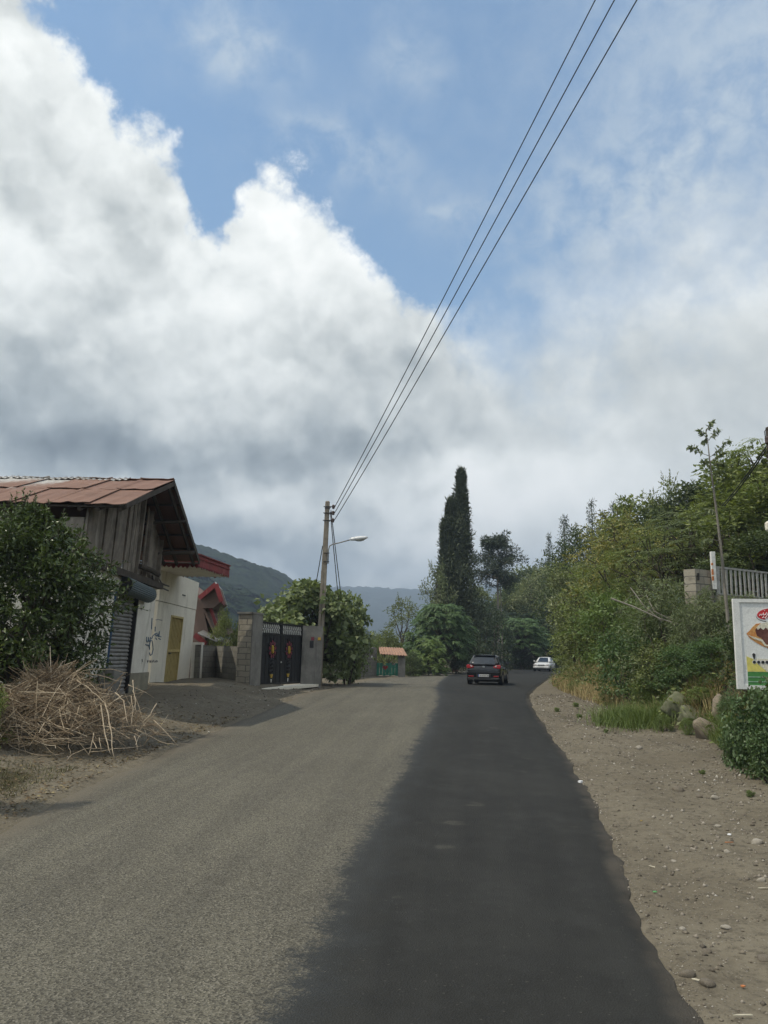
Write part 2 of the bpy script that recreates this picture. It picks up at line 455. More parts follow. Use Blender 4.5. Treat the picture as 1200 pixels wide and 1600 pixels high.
def axis(lo, dense_lo, dense_hi, hi, st, grow=1.16):
    a = list(np.arange(dense_lo, dense_hi, st)); s_ = st; v = a[-1]
    while v < hi: s_ *= grow; v += s_; a.append(v)
    s_ = st; v = a[0]; pre = []
    while v > lo: s_ *= grow; v -= s_; pre.append(v)
    return np.array(pre[::-1] + a)
gx = axis(-2600, -7.5, 10.5, 2600, .09, 1.13); gy = axis(-1500, 1.5, 15, 2700, .10, 1.055)
GX, GY = np.meshgrid(gx, gy)
GZ = terrain(GX.ravel(), GY.ravel(), True)
ny, nx = GX.shape
idx = np.arange(nx * ny).reshape(ny, nx)
GF = np.stack([idx[:-1, :-1], idx[:-1, 1:], idx[1:, 1:], idx[1:, :-1]], -1).reshape(-1, 4)

def mat_ground():
    m, g, b = newmat('ground'); geo = g.new('ShaderNodeNewGeometry'); v = geo.outputs['Position']
    n1 = g.noise(v, 0.7, 6, 0.6); n2 = g.noise(v, 9.0, 6, 0.65); n3 = g.noise(v, 70.0, 4, 0.65)
    dust = g.mix(g.ss(n1, .35, .65), (.130, .112, .081), (.170, .149, .110))
    dust = g.mix(g.ss(n2, .45, .72), dust, (.088, .076, .057))
    dust = g.mix(g.mul(g.ss(n3, .54, .68), .6), dust, (.20, .175, .14))
    dust = g.mix(g.mul(g.ss(g.noise(v, 26.0, 5, .7), .56, .66), .6), dust, (.050, .043, .034))
    peb = g.vor(v, 42.0); pc = g.vor(v, 42.0, out='Color')
    sp = g.new('ShaderNodeSeparateColor'); g.l.new(pc, sp.inputs[0])
    ispeb = g.mul(g.ss(peb, .30, .22), g.ss(sp.outputs[0], .66, .70))
    dust = g.mix(ispeb, dust, g.mix(sp.outputs[1], (.07, .06, .05), (.34, .31, .26)))
    at_ = g.new('ShaderNodeAttribute', attribute_name='soil'); 
    dark = g.mix(g.ss(n2, .4, .65), (.045, .040, .026), (.085, .070, .040))
    f = g.ss(g.add(at_.outputs['Fac'], g.mul(g.sub(n2, .5), .7)), .35, .65)
    c = g.mix(f, dust, dark)
    g.l.new(c, b.inputs['Base Color']); b.inputs['Roughness'].default_value = 1.0; b.inputs['Specular IOR Level'].default_value = 0.1
    h = g.add(g.add(g.mul(n2, .6), g.mul(n3, .35)), g.mul(ispeb, .5))
    bump(g, b, h, 0.75, 0.035)
    return m
ground = npmesh('ground', np.stack([GX.ravel(), GY.ravel(), GZ], 1), GF, mat_ground(), smooth=True)
tag(ground, kind='structure')
# soil attribute: dark litter under vegetation, pale dust on the verges
dRn, dLn, dTn = CACHE['d']; yn = GY.ravel(); xn = GX.ravel()
sv = sst(dTn, -0.1, 0.5)
sv = np.maximum(sv, sst(-dLn, 0.45, 1.1) * (1 - sst(yn, 11.0, 13.0)))
sv = np.maximum(sv, sst(-dLn, 5.5, 8.5))
sv = np.maximum(sv, sst(-dLn, 2.0, 3.2) * sst(yn, 64, 70))
soil = sv
a = ground.data.attributes.new('soil', 'FLOAT', 'POINT'); a.data.foreach_set('value', soil.astype(np.float32))

# ------------------------------------------------------------------ road
def mat_road():
    m, g, b = newmat('asphalt'); geo = g.new('ShaderNodeNewGeometry'); v = geo.outputs['Position']
    A = lambda nm: g.new('ShaderNodeAttribute', attribute_name=nm).outputs['Fac']
    s, dl, dr = g.add(A('strip'), -.02), A('dleft'), A('dright')
    big = g.noise(v, 0.45, 5, 0.6); mid = g.noise(v, 3.0, 6, 0.65); fin = g.noise(v, 60.0, 4, 0.7); grit = g.vor(v, 85.0)
    gc = g.new('ShaderNodeSeparateColor'); g.l.new(g.vor(v, 85.0, out='Color'), gc.inputs[0])
    old = g.mix(g.ss(big, .35, .65), (.100, .092, .071), (.118, .109, .084))
    old = g.mix(g.mul(g.ss(mid, .5, .75), .5), old, (.086, .079, .064))
    old = g.mix(g.mul(g.ss(gc.outputs[0], .46, .80), .8), old, (.040, .037, .030))
    old = g.mix(g.mul(g.ss(gc.outputs[1], .66, .95), .6), old, (.215, .198, .16))
    new = g.mix(g.ss(mid, .35, .65), (.0175, .0175, .016), (.0225, .0225, .0205))
    new = g.mix(g.mul(g.ss(big, .45, .7), .5), new, (.030, .030, .027))
    new = g.mix(g.mul(g.ss(fin, .5, .75), .35), new, (.040, .039, .036))
    new = g.mix(g.mul(g.ss(grit, .42, .12), .30), new, (.046, .045, .041)); new = g.mix(g.mul(g.ss(g.noise(v, 1.6, 6, .7), .5, .72), .55), new, (.034, .034, .032))
    new = g.mix(g.mul(g.ss(gc.outputs[1], .985, 1.0), .4), new, (.11, .105, .09))
    # ragged boundary with a bluish tack-coat fringe
    grain = g.noise(v, 22.0, 5, .75)
    e = g.add(g.add(s, g.mul(g.sub(mid, .5), .50)), g.add(g.mul(g.sub(fin, .5), .30), g.mul(g.sub(grain, .5), .60)))
    e = g.add(e, g.mul(g.sub(big, .5), .5))
    f = g.ss(e, -.11, .11)
    tack = g.mul(g.ss(e, -.25, .05), g.ss(g.add(s, g.mul(g.sub(mid, .5), .9)), .50, .0))
    new = g.mix(g.mul(tack, .6), new, (.040, .043, .044))
    c = g.mix(f, old, new)
    # wheel tracks and lengthwise streaks of wear
    lw = g.new('ShaderNodeCombineXYZ'); sy = g.new('ShaderNodeSeparateXYZ'); g.l.new(v, sy.inputs[0]); g.l.new(g.mul(s, 1.6), lw.inputs[0]); g.l.new(g.mul(sy.outputs[1], .10), lw.inputs[1])
    trk = g.noise(lw.outputs[0], 1.6, 5, .62); c = g.mix(1.0, c, g.mix(g.ss(trk, .30, .70), (.86, .86, .86), (1.10, 1.10, 1.08)), 'MULTIPLY')
    ptc = g.noise(v, 1.1, 3, .5); c = g.mix(g.mul(g.mul(g.ss(ptc, .66, .72), g.ss(fin, .35, .6)), .35), c, (.135, .125, .10))
    # dust from the verges
    dn = g.mul(g.sub(mid, .5), .9)
    du = g.ss(g.add(dl, dn), .65, .0); du2 = g.ss(g.add(dr, g.mul(dn, .35)), .16, -.05)
    c = g.mix(g.mul(du, .75), c, (.128, .110, .083)); c = g.mix(g.mul(du2, .7), c, (.105, .09, .07))
    g.l.new(c, b.inputs['Base Color'])
    g.l.new(g.add(.82, g.mul(fin, .12)), b.inputs['Roughness']); b.inputs['Specular IOR Level'].default_value = .22
    bump(g, b, g.add(g.mul(grit, .7), g.mul(fin, .6)), .7, .010)
    return m
def road():
    n = 900
    T = np.concatenate([np.linspace(0, .72, 760), np.linspace(.72, 1, 141)[1:]])
    def par(line):
        L = np.concatenate([[0], np.cumsum(np.hypot(*np.diff(line, axis=0).T))])
        return L
    # match stations by the y coordinate first, later by arc length
    ys = np.concatenate([np.arange(-14, 2, .4), np.arange(2, 34, .06), np.arange(34, 60, .15)])
    def by_y(line): return np.interp(ys, line[:, 1], line[:, 0])
    mono = lambda line: line[np.concatenate([[True], np.diff(np.maximum.accumulate(line[:, 1])) > 0])]
    Rr, Ll = mono(REs), mono(LEs)
    Rx, Lx = by_y(Rr), by_y(Ll)
    Rp = np.stack([Rx, ys], 1); Lp = np.stack([Lx, ys], 1)
    def tail(line):
        q = line[line[:, 1] > 60]; k = np.linspace(0, len(q) - 1, 160).astype(int); return q[k]
    Rp = np.concatenate([Rp, tail(Rr)]); Lp = np.concatenate([Lp, tail(Ll)])
    # ragged edges
    i = np.arange(len(Rp))
    jr = .07 * fbm(Rp[:, 1], Rp[:, 1] * 0, 1.1, 5, 21) + .07 * fbm(Rp[:, 1], Rp[:, 1] * 0, .45, 3, 41) + .03 * fbm(Rp[:, 1], Rp[:, 1] * 0, .22, 2, 5); jl = .35 * fbm(Lp[:, 1], Lp[:, 1] * 0, 2.2, 4, 33) + .06 * fbm(Lp[:, 1], Lp[:, 1] * 0, .3, 2, 4)
    Rp[:, 0] += jr; Lp[:, 0] += jl
    m = 34
    u = np.linspace(0, 1, m)
    X = Lp[:, :1] * (1 - u) + Rp[:, :1] * u; Y = Lp[:, 1:] * (1 - u) + Rp[:, 1:] * u
    Z = prof(Y) + 0.03 * (1 - (2 * u - 1) ** 4) + .012 * fbm(X.ravel(), Y.ravel(), 2.5, 2, 9).reshape(X.shape)
    top = np.stack([X, Y, Z], -1)
    # a lip at the right edge: the new layer is a few centimetres thick
    lip = top[:, -1:, :].copy(); lip[..., 2] -= .10; lip[..., 0] += .02
    lipl = top[:, :1, :].copy(); lipl[..., 2] -= .05; lipl[..., 0] -= .02
    G_ = np.concatenate([lipl, top, lip], 1)
    r, c = G_.shape[:2]; ii = np.arange(r * c).reshape(r, c)
    F = np.stack([ii[:-1, :-1], ii[:-1, 1:], ii[1:, 1:], ii[1:, :-1]], -1).reshape(-1, 4)
    V = G_.reshape(-1, 3)
    o = npmesh('road', V, F, mat_road(), smooth=True); tag(o, kind='structure')
    P = V[:, :2]
    for nm, val in (('strip', sdist(P, SEs)), ('dleft', sdist(P, LEs)), ('dright', -sdist(P, REs))):
        at_ = o.data.attributes.new(nm, 'FLOAT', 'POINT'); at_.data.foreach_set('value', val.astype(np.float32))
road()

# ------------------------------------------------------------------ far hills
def mat_hill(name, c1, c2, sc_):
    m, g, b = newmat(name); geo = g.new('ShaderNodeNewGeometry'); v = geo.outputs['Position']
    n = g.noise(v, sc_, 8, .7); k = g.vor(v, sc_ * 6)
    c = g.mix(g.ss(g.add(g.mul(n, .6), g.mul(k, .5)), .35, .75), c1, c2)
    g.l.new(c, b.inputs['Base Color']); b.inputs['Roughness'].default_value = 1; b.inputs['Specular IOR Level'].default_value = 0
    return m
def hill(px_profile, Y0, depth, m, bumps, seed, nx=460, ny=130):
    """a wooded ridge: crest seen along the given pixels, running back and down towards us"""
    cr = [at(px, py, Y0) for px, py in px_profile]
    xs = np.linspace(cr[0].x, cr[-1].x, nx); zs = np.interp(xs, [c.x for c in cr], [c.z for c in cr])
    V = []
    for j in range(ny):
        t = j / (ny - 1)
        y = Y0 - depth + depth * 1.4 * t
        prof_ = np.sin(min(1, t * 1.4) * math.pi / 2) if t < .714 else 1 - .5 * (t - .714) / .286
        yy = np.full(nx, y) + fbm(xs, xs * 0 + j * 7, depth * .1, 3, seed) * 20
        ridge = 1 + .22 * fbm(xs, yy, depth * .22, 4, seed + 2) * (1 - abs(prof_ * 2 - 1) ** 3)
        z = zs * prof_ * ridge + bumps * fbm(xs, yy, bumps * 2.2, 4, seed + 5) + bumps * .35 * np.abs(fbm(xs, yy, bumps * .9, 2, seed + 8)) - (8 if t == 0 else 0)
        V.append(np.stack([xs, yy, z], 1))
    V = np.concatenate(V); ii = np.arange(nx * ny).reshape(ny, nx)
    F = np.stack([ii[:-1, :-1], ii[:-1, 1:], ii[1:, 1:], ii[1:, :-1]], -1).reshape(-1, 4)
    o = npmesh('hills', V, F, m); tag(o, kind='structure'); return o
hg = mat_hill('hill_forest', (.005, .010, .006), (.020, .030, .015), .06)  # forest colour darkened to stand for cloud shadow over the hills
hill([(-260, 800), (0, 800), (200, 820), (300, 853), (380, 880), (440, 900), (500, 935), (560, 985), (620, 1015), (700, 1018)], 620, 330, hg, 5.0, 3)
hill([(-260, 880), (200, 895), (330, 912), (420, 940), (470, 968), (520, 1000), (570, 1018)], 380, 170, hg, 4.0, 11)
hill([(-300, 900), (0, 880), (300, 905), (480, 925), (560, 922), (620, 926), (700, 930), (800, 915), (1100, 880), (1400, 870)], 2300, 1000, hg, 12.0, 7)

# ------------------------------------------------------------------ materials for the built things
M = {}
M['plaster'] = rough_mat('old_white_plaster', (.70,.675,.60), (.60,.57,.50), 1.2, .9, .35, (.36,.33,.27), streak=True)
M['plaster2'] = rough_mat('cream_plaster', (.76,.72,.61), (.68,.64,.54), .9, .9, .25, (.54,.50,.41), streak=True)
M['plinth'] = rough_mat('stained_cement', (.27,.25,.19), (.20,.185,.14), 2.2, .95, .5, (.12,.115,.085))
M['concrete'] = rough_mat('raw_concrete', (.22,.21,.19), (.15,.145,.13), 2.0, .95, .5, (.085,.08,.07), streak=True)
M['pole'] = rough_mat('pole_concrete', (.25,.215,.17), (.19,.165,.13), 3.0, .95, .4, (.13,.115,.095))
M['plank'] = rough_mat('grey_weathered_wood', (.24,.21,.175), (.14,.122,.10), 2.4, .95, .6, (.36,.33,.28), fine=60, streak=True)
M['darkwood'] = rough_mat('dark_timber', (.075,.062,.050), (.050,.042,.034), 4, .95, .5)
M['rust'] = None
M['blue'] = rough_mat('faded_blue_steel', (.10,.135,.150), (.12,.145,.15), 3, .6, .1, (.12,.12,.12), metal=.3, streak=True)
M['shutter'] = rough_mat('dusty_steel_shutter', (.25,.245,.23), (.185,.18,.17), 2.5, .75, .1, (.13,.12,.10), metal=.1, streak=True)
M['bluejamb'] = rough_mat('blue_painted_jamb', (.025,.07,.15), (.02,.05,.11), 4, .6, .1)
M['red'] = rough_mat('faded_red_paint', (.21,.034,.034), (.16,.028,.028), 3, .7, .2, (.28,.10,.08), streak=True)
M['yellow'] = rough_mat('yellow_painted_steel', (.50,.40,.165), (.42,.33,.135), 5, .6, .15, (.30,.20,.06))
M['yellow_in'] = rough_mat('yellow_door_backing', (.13,.09,.03), (.095,.065,.024), 5, .8, .1)
M['black'] = rough_mat('black_painted_steel', (.022,.024,.027), (.016,.017,.020), 4, .55, .15, (.035,.034,.033))
M['blackiron'] = plain('black_iron', (.010,.010,.011), .5)
M['pale'] = plain('pale_grey_paint', (.60,.60,.57), .7)
M['petal'] = plain('dark_pink_paint', (.15,.022,.04), .6)
M['sun_yellow'] = plain('yellow_paint', (.38,.25,.03), .6)
M['galv'] = rough_mat('galvanised_sheet', (.34,.34,.33), (.26,.255,.245), 1.6, .5, .1, (.20,.15,.11), metal=.5, streak=True)
M['brown'] = rough_mat('brown_boards', (.17,.115,.09), (.13,.092,.075), 2, .9, .4)
M['brightwhite'] = plain('white_sheet_roof', (.60,.61,.61), .6)
M['green'] = rough_mat('green_painted_gate', (.035,.19,.125), (.028,.145,.10), 3, .6, .15, (.05,.12,.09))
M['tile'] = rough_mat('clay_tile', (.34,.20,.135), (.27,.165,.12), 3.5, .9, .3, (.20,.15,.12))
M['lampwhite'] = plain('lamp_white', (.62,.63,.63), .35)
M['lens'] = plain('lamp_lens', (.34,.36,.36), .15, spec=.8)
M['cable'] = plain('dark_cable', (.020,.020,.021), .7)
M['ceramic'] = plain('brown_ceramic', (.06,.035,.025), .3)
M['graffiti'] = plain('blue_spray_paint', (.10,.15,.20), .8, vary=.4, scale=30)
M['greypaint'] = plain('grey_spray_paint', (.17,.17,.165), .9, vary=.4, scale=20)

def mat_block(name, c1, c2, bw=.40, bh=.20, mortar=(.20,.19,.17)):
    m, g, b = newmat(name); v = coord(g)
    n = g.noise(v, 5, 6, .65)
    # brick pattern on the dominant wall plane: use a horizontal run coordinate and z
    sp = g.new('ShaderNodeSeparateXYZ'); g.l.new(v, sp.inputs[0])
    run = g.add(sp.outputs[0], sp.outputs[1])
    cb = g.new('ShaderNodeCombineXYZ'); g.l.new(run, cb.inputs[0]); g.l.new(sp.outputs[2], cb.inputs[1])
    wob = g.vadd(cb.outputs[0], g.mapping(g.noise(v, 3, 3, .6, col=True), scale=(.05,) * 3, loc=(-.025,) * 3))
    br = g.new('ShaderNodeTexBrick'); g.l.new(wob, br.inputs['Vector'])
    br.inputs['Scale'].default_value = 1; br.inputs['Brick Width'].default_value = bw; br.inputs['Row Height'].default_value = bh
    br.inputs['Mortar Size'].default_value = .012; br.inputs['Mortar Smooth'].default_value = .35; br.offset = .5
    br.inputs['Color1'].default_value = (*c1, 1); br.inputs['Color2'].default_value = (*c2, 1); br.inputs['Mortar'].default_value = (*[q * .62 for q in mortar], 1)
    c = g.mix(g.ss(n, .48, .75), br.outputs['Color'], [q * .6 for q in c1])
    fine = g.noise(v, 40, 4, .65)
    c = g.mix(g.mul(g.ss(fine, .5, .75), .35), c, [q * .55 for q in c2])
    g.l.new(c, b.inputs['Base Color']); b.inputs['Roughness'].default_value = .95; b.inputs['Specular IOR Level'].default_value = .15
    bump(g, b, g.add(g.mul(br.outputs['Fac'], -1.0), g.mul(fine, .5)), .8, .02)
    return m
M['block'] = mat_block('cement_block', (.34,.31,.25), (.285,.26,.21))
M['block_old'] = mat_block('old_cement_block', (.205,.195,.165), (.165,.155,.135))

def mat_rust():
    m, g, b = newmat('rusty_roof_sheet'); v = coord(g); geo = g.new('ShaderNodeNewGeometry')
    n = g.noise(v, 1.1, 6, .65); n2 = g.noise(g.mapping(v, scale=(6, 1, 1)), 3, 5, .6); r = geo.outputs['Random Per Island']
    c = g.mix(g.ss(n, .35, .65), (.150,.078,.050), (.205,.112,.076))
    c = g.mix(g.mul(r, .5), c, (.16,.085,.06))
    sp = g.new('ShaderNodeSeparateXYZ'); g.l.new(v, sp.inputs[0])
    f = g.ss(g.add(g.add(g.mul(sp.outputs[0], -.55), g.mul(sp.outputs[2], 1.6)), g.add(g.mul(n2, 1.4), g.mul(r, 1.2))), 10.75, 11.5)
    c = g.mix(f, c, g.mix(n2, (.30,.285,.26), (.42,.40,.37)))
    g.l.new(c, b.inputs['Base Color']); b.inputs['Roughness'].default_value = .8; b.inputs['Metallic'].default_value = .1
    bump(g, b, g.add(n, g.mul(n2, .5)), .3, .03)
    return m
M['rust'] = mat_rust()
def plane_hit(px, py, p0, n):
    d = ray(px, py); o = Vector((0, 0, EYE)); n = Vector(n)
    return o + d * ((Vector(p0) - o).dot(n) / d.dot(n))
def mapz(mb, fn):
    mb.v = [tuple(fn(Vector(p))) for p in mb.v]
def lean(k, z0):
    return lambda p: Vector((p.x + k * (p.z - z0), p.y, p.z))
rng = random.Random(5)

# ------------------------------------------------------------------ old house with a rusty roof
def old_house():
    org = (-6.8, 20.8, .2)
    t = thing('old_house', 'leaning old house of grey planks over white plaster, under a rusty sheet metal roof', 'house', org)
    XF, y0, y1, zb, zt = -6.8, 17.6, 23.6, -.25, 3.25
    L = lean(.045, .2)
    ry, rz_, ny_, nz, fy, fz = 21.2, 5.89, 17.35, 4.55, 24.7, 4.14
    def under(y): return (nz + (y - ny_) / (ry - ny_) * (rz_ - nz) if y < ry else rz_ + (y - ry) / (fy - ry) * (fz - rz_)) - .10
    ys0, ys1, zs = 20.0, 21.9, 2.95
    w = MB()                                              # plaster walls, with the shutter opening left free
    w.box((XF - .2, y0, .75), (XF, ys0, zt)); w.box((XF - .2, ys1, .78), (XF, y1, zt)); w.box((XF - .2, ys0, zs), (XF, ys1, zt))
    w.box((-13, y0, zb), (XF - .2, y0 + .2, zt)); w.box((-13, y1 - .2, zb), (XF - .2, y1, zt))
    mapz(w, L); w.build('wall', M['plaster'], t)
    p = MB(); p.box((XF - .22, y0 - .01, zb), (XF + .035, ys0, .75)); mapz(p, L); p.build('plinth', M['plinth'], t)
    p = MB(); p.box((XF - .22, ys1, zb), (XF + .045, y1 + .02, .78)); mapz(p, L); p.build('plinth', M['plinth'], t)
    # beam between the plaster and the planks
    b = MB(); b.bar((XF - .02, y0 - .1, zt + .09), (XF + .02, y1 + .15, zt + .02), .26, .17); mapz(b, L); b.build('beam', M['darkwood'], t)
    b2 = MB(); b2.tube([(XF + .10, 21.4, 3.62), (XF + .16, 22.3, 3.60), (XF + .14, 23.1, 3.56)], .075, 8); mapz(b2, L); b2.build('log', M['darkwood'], t)
    # planks, each a leaning board; an opening is left towards the middle
    pk = MB(); y = y0 + .02
    while y < y1 - .05:
        wd = rng.uniform(.26, .46); ye = min(y + wd, y1)
        zlo = zt + .16 + rng.uniform(-.06, .05); gap = rng.uniform(.012, .035)
        if 21.48 < (y + ye) / 2 < 22.12:
            pk.box((XF - .10, y, zlo), (XF - .05, ye, 3.62))      # short boards below the opening
            y = ye; continue
        d = rng.uniform(-.03, .03); tl = rng.uniform(-.03, .03); x = XF - .03 + d
        k = [(x - .04, y, zlo), (x, y, zlo), (x, ye - gap, zlo), (x - .04, ye - gap, zlo)]
        zz = [under(y + tl), under(y + tl), under(ye - gap + tl), under(ye - gap + tl)]
        u = rng.uniform(0, .16) if rng.random() < .4 else 0
        pk.hexa(k + [(q[0] + rng.uniform(-.015, .015), q[1] + tl, zz[i] - u) for i, q in enumerate(k)])
        y = ye
    # far gable of the loft, with a hole through which the sky shows; side planks at the eaves
    for xa, xb, za, zb_ in ((-13, -8.35, 3.3, 4.35), (-8.35, -6.95, 3.3, 3.62), (-8.35, -6.95, 4.30, 4.42), (-6.95, XF - .04, 3.3, 4.36)):
        pk.box((xa, y1 - .12, za), (xb, y1 - .06, zb_))
    for i in range(14):
        xa = -13 + i * .44
        pk.box((xa, y0 + .02, zt + .1), (xa + .40, y0 + .07, 4.30 - (.25 if i % 5 == 2 else 0)))
    mapz(pk, L); pk.build('planks', M['plank'], t)
    fl = MB(); fl.box((-13, y0 + .1, zt - .1), (XF - .22, y1 - .2, zt + .02)); fl.build('loft_floor', M['darkwood'], t)
    po = MB()
    for yy in (17.75, 21.42, 22.2, 23.5):
        po = MB(); po.bar((XF + .02, yy, zt + .1), (XF + .02 + rng.uniform(-.02, .03), yy + rng.uniform(-.06, .06), under(yy) - .02), .10); mapz(po, L); po.build('post', M['plank'], t)
    # roof of overlapping sheets
    XE, XW = -5.7, -13.4
    r = MB(); n = 9; wx = (XE - XW) / n
    def slope(ya, za, yb, zb2, rows, lift0):
        for j in range(rows):
            a, c = j / rows, (j + 1) / rows
            for i in range(n):
                xa = XW + i * wx - .05; xb = XW + (i + 1) * wx + .05
                if i == n - 1: xb = XE
                k = 6; top_, bot = [], []
                for q in range(k + 1):
                    xx = xa + (xb - xa) * q / k
                    bulge = .022 * math.sin(q / k * math.pi) + rng.uniform(-.008, .008) + .02 * ((i + j) % 2) + (.035 if q in (0, k) else 0)
                    top_.append((xx, ya + (yb - ya) * (c + .02), za + (zb2 - za) * (c + .02) + bulge + .02 - lift0 * j))
                    sagz = rng.uniform(-.03, .02) if j == 0 else 0
                    bot.append((xx, ya + (yb - ya) * a - .02 * (j == 0), za + (zb2 - za) * a + bulge + .045 * (j > 0) + sagz))
                for q in range(k):
                    A, B_, C_, D_ = bot[q], bot[q + 1], top_[q + 1], top_[q]
                    if q == 0: k0 = len(r.v); r.v += bot + top_
                    r.f.append((k0 + q, k0 + q + 1, k0 + k + 1 + q + 1, k0 + k + 1 + q)); r.mi.append(0)
    slope(ny_, nz, ry, rz_, 2, 0); slope(fy, fz, ry, rz_, 2, 0)
    o = r.build('roof', M['rust'], t)
    sm = o.modifiers.new('thick', 'SOLIDIFY'); sm.thickness = .012; sm.offset = -1
    # corrugated strip along the ridge
    cr = MB(); m_ = 240; rows = []
    for yy, zz in ((ry - .22, rz_ + .0), (ry + .02, rz_ + .10), (ry + .3, rz_ - .06)):
        rows.append([(XW + (XE - 1.2 - XW) * i / m_, yy, zz + .018 * math.sin(i * 1.05) + .02 * math.sin(i * .11)) for i in range(m_ + 1)])
    cr.loft(rows, closed=False, caps=False); o = cr.build('ridge_cap', M['galv'], t, smooth=True)
    sm = o.modifiers.new('thick', 'SOLIDIFY'); sm.thickness = .01; sm.offset = -1
    # rafters, purlins and verge boards under the overhang
    rf = MB()
    for xx in (-5.85, -6.35, -6.75, -8.2, -9.8, -11.4):
        rf.tube([(xx, ny_ + .08, nz - .10), (xx + rng.uniform(-.03, .03), ry, rz_ - .12)], .05, 6)
        rf.tube([(xx, ry, rz_ - .12), (xx + rng.uniform(-.05, .05), fy - .05, fz - .10)], .055, 6)
    for k in range(6):
        f = k / 5
        for (ya, za, yb, zb2) in ((ny_, nz, ry, rz_), (fy, fz, ry, rz_)):
            rf.bar((XW + .1, ya + (yb - ya) * f * .94 + (.1 if f == 0 else 0), za + (zb2 - za) * f * .94 - .035), (XE - .03, ya + (yb - ya) * f * .94 + (.1 if f == 0 else 0), za + (zb2 - za) * f * .94 - .035), .09, .04)
    rf.tube([(XF - .05, 22.2, 4.9), (XE + .05, 22.55, 5.05)], .045, 6); rf.tube([(XF - .1, 23.4, 4.2), (XE + .02, 23.9, 4.32)], .06, 6)
    rf.build('rafters', M['darkwood'], t)
    vb = MB(); vb.bar((XE + .0, ny_, nz - .035), (XE + .0, ry, rz_ - .035), .03, .11); vb.bar((XE, ry, rz_ - .035), (XE, fy, fz - .035), .03, .14); vb.build('verge_board', M['darkwood'], t)
    # roller shutter
    sh = MB(); k = 27; rows = []
    for i in range(k * 4 + 1):
        z = .2 + (zs - .2) * i / (k * 4); bx = [0, .035, .042, .03][i % 4]
        rows.append([(XF - .10 + bx, ys0 + .06, z), (XF - .10 + bx, ys1 - .04, z)])
    sh.loft(rows, closed=False, caps=False); mapz(sh, L); so_ = sh.build('shutter', M['shutter'], t)
    bb = MB(); bb.box((XF - .13, ys0 + .05, .2), (XF - .03, ys1 - .03, .32)); mapz(bb, L); bb.build('bottom_bar', M['shutter'], so_)
    gd = MB(); gd.box((XF - .13, ys1 - .06, .2), (XF + .03, ys1 + .02, zs)); mapz(gd, L); gd.build('guide_rail', M['blackiron'], so_)
    jb = MB(); jb.box((XF - .13, ys0 - .02, .2), (XF + .03, ys0 + .06, zs - .05)); mapz(jb, L); jb.build('guide_rail', M['bluejamb'], so_)
    # roller drum: a ribbed half-open barrel hanging out of the wall
    dr = MB(); seg = 26; rad = .205; cx, cz = XF + .12, 3.02; outline = []
    for i in range(seg * 2):
        a = 2 * math.pi * i / (seg * 2); rr = rad * (1 + (.055 if i % 2 else -.02)); outline.append((cx + rr * math.cos(a), cz + rr * math.sin(a)))
    dr.loft([[(q[0], ys0 + .30, q[1]) for q in outline], [(q[0], ys1 + .62, q[1] - .10) for q in outline]], caps=False)
    dr.loft([[(cx + (q[0] - cx) * .93, ys1 + .615, cz - .1 + (q[1] - cz) * .93) for q in outline], [(cx + (q[0] - cx) * .93, ys1 + .60, cz - .1 + (q[1] - cz) * .93) for q in outline]])
    mapz(dr, L); d_o = dr.build('roller_drum', M['blue'], t)
    dk = MB(); dk.tube([(cx, ys0 + .33, cz), (cx, ys0 + .6, cz - .01)], .18, 20); dk.tube([(cx, ys0 - .05, cz), (cx, ys1 + .6, cz - .1)], .04, 8); mapz(dk, L); dk.build('spring_barrel', M['blackiron'], d_o)
    # cement blocks leaning beside the shutter
    cb = MB(); cb.box((XF + .05, 18.75, -.2), (XF + .42, 19.35, .62)); cb.box((XF + .06, 19.4, -.2), (XF + .40, 19.92, .95)); mapz(cb, L); cb.build('cement_step', M['concrete'], t)
    # cracks and hanging wire on the plaster near the corner
    ck = MB()
    def onw(px, py, e=.012): return plane_hit(px, py, L(Vector((XF, 22, 2))) + Vector((e, 0, 0)), (1, 0, -.045))
    for pl in ([(238,900),(240,909),(246,914),(252,918),(263,923)], [(249,905),(252,911),(258,914),(264,916)]):
        ck.tube([onw(*q) for q in pl], .022, 5)
    ck.build('crack', M['blackiron'], t)
    # spray paint
    gr = MB()
    def zz(px, py): return (120 + px / 6, 840 + py / 6)
    strokes = [[(705,755),(703,800),(700,860)], [(735,835),(733,880)], [(700,950),(712,925),(730,905),(755,895)], [(735,900),(745,925),(755,905),(762,930),(775,880),(770,925),(790,930)],
               [(655,930),(652,965),(660,980),(668,965),(670,935),(674,970),(685,972),(690,935)], [(645,1000),(655,1008)], [(662,1005),(672,1010),(680,1022)],
               [(690,965),(705,965),(712,1000),(715,1050),(705,1095),(690,1105),(680,1080)], [(690,965),(682,1000),(681,1050)], [(740,940),(748,955)], [(768,945),(785,955)]]
    for st in strokes: gr.tube([onw(*zz(*q), e=.01) for q in st], .016, 5)
    o = gr.build('graffiti', M['graffiti'], t); o['label'] = 'scrawled blue spray painted writing'
    g2 = MB()
    for st in ([(612,1140),(614,1165)], [(660,1150),(665,1170),(672,1150)], [(682,1150),(686,1172),(694,1150),(697,1172)], [(706,1150),(712,1170),(720,1148),(728,1170)], [(735,1155),(742,1170),(750,1150),(756,1166)], [(740,772),(765,768),(800,775)]):
        g2.tube([onw(*zz(*q), e=.01) for q in st], .012, 5)
    o = g2.build('graffiti', M['greypaint'], t); o['label'] = 'faint grey scrawl low on the plaster'
old_house()

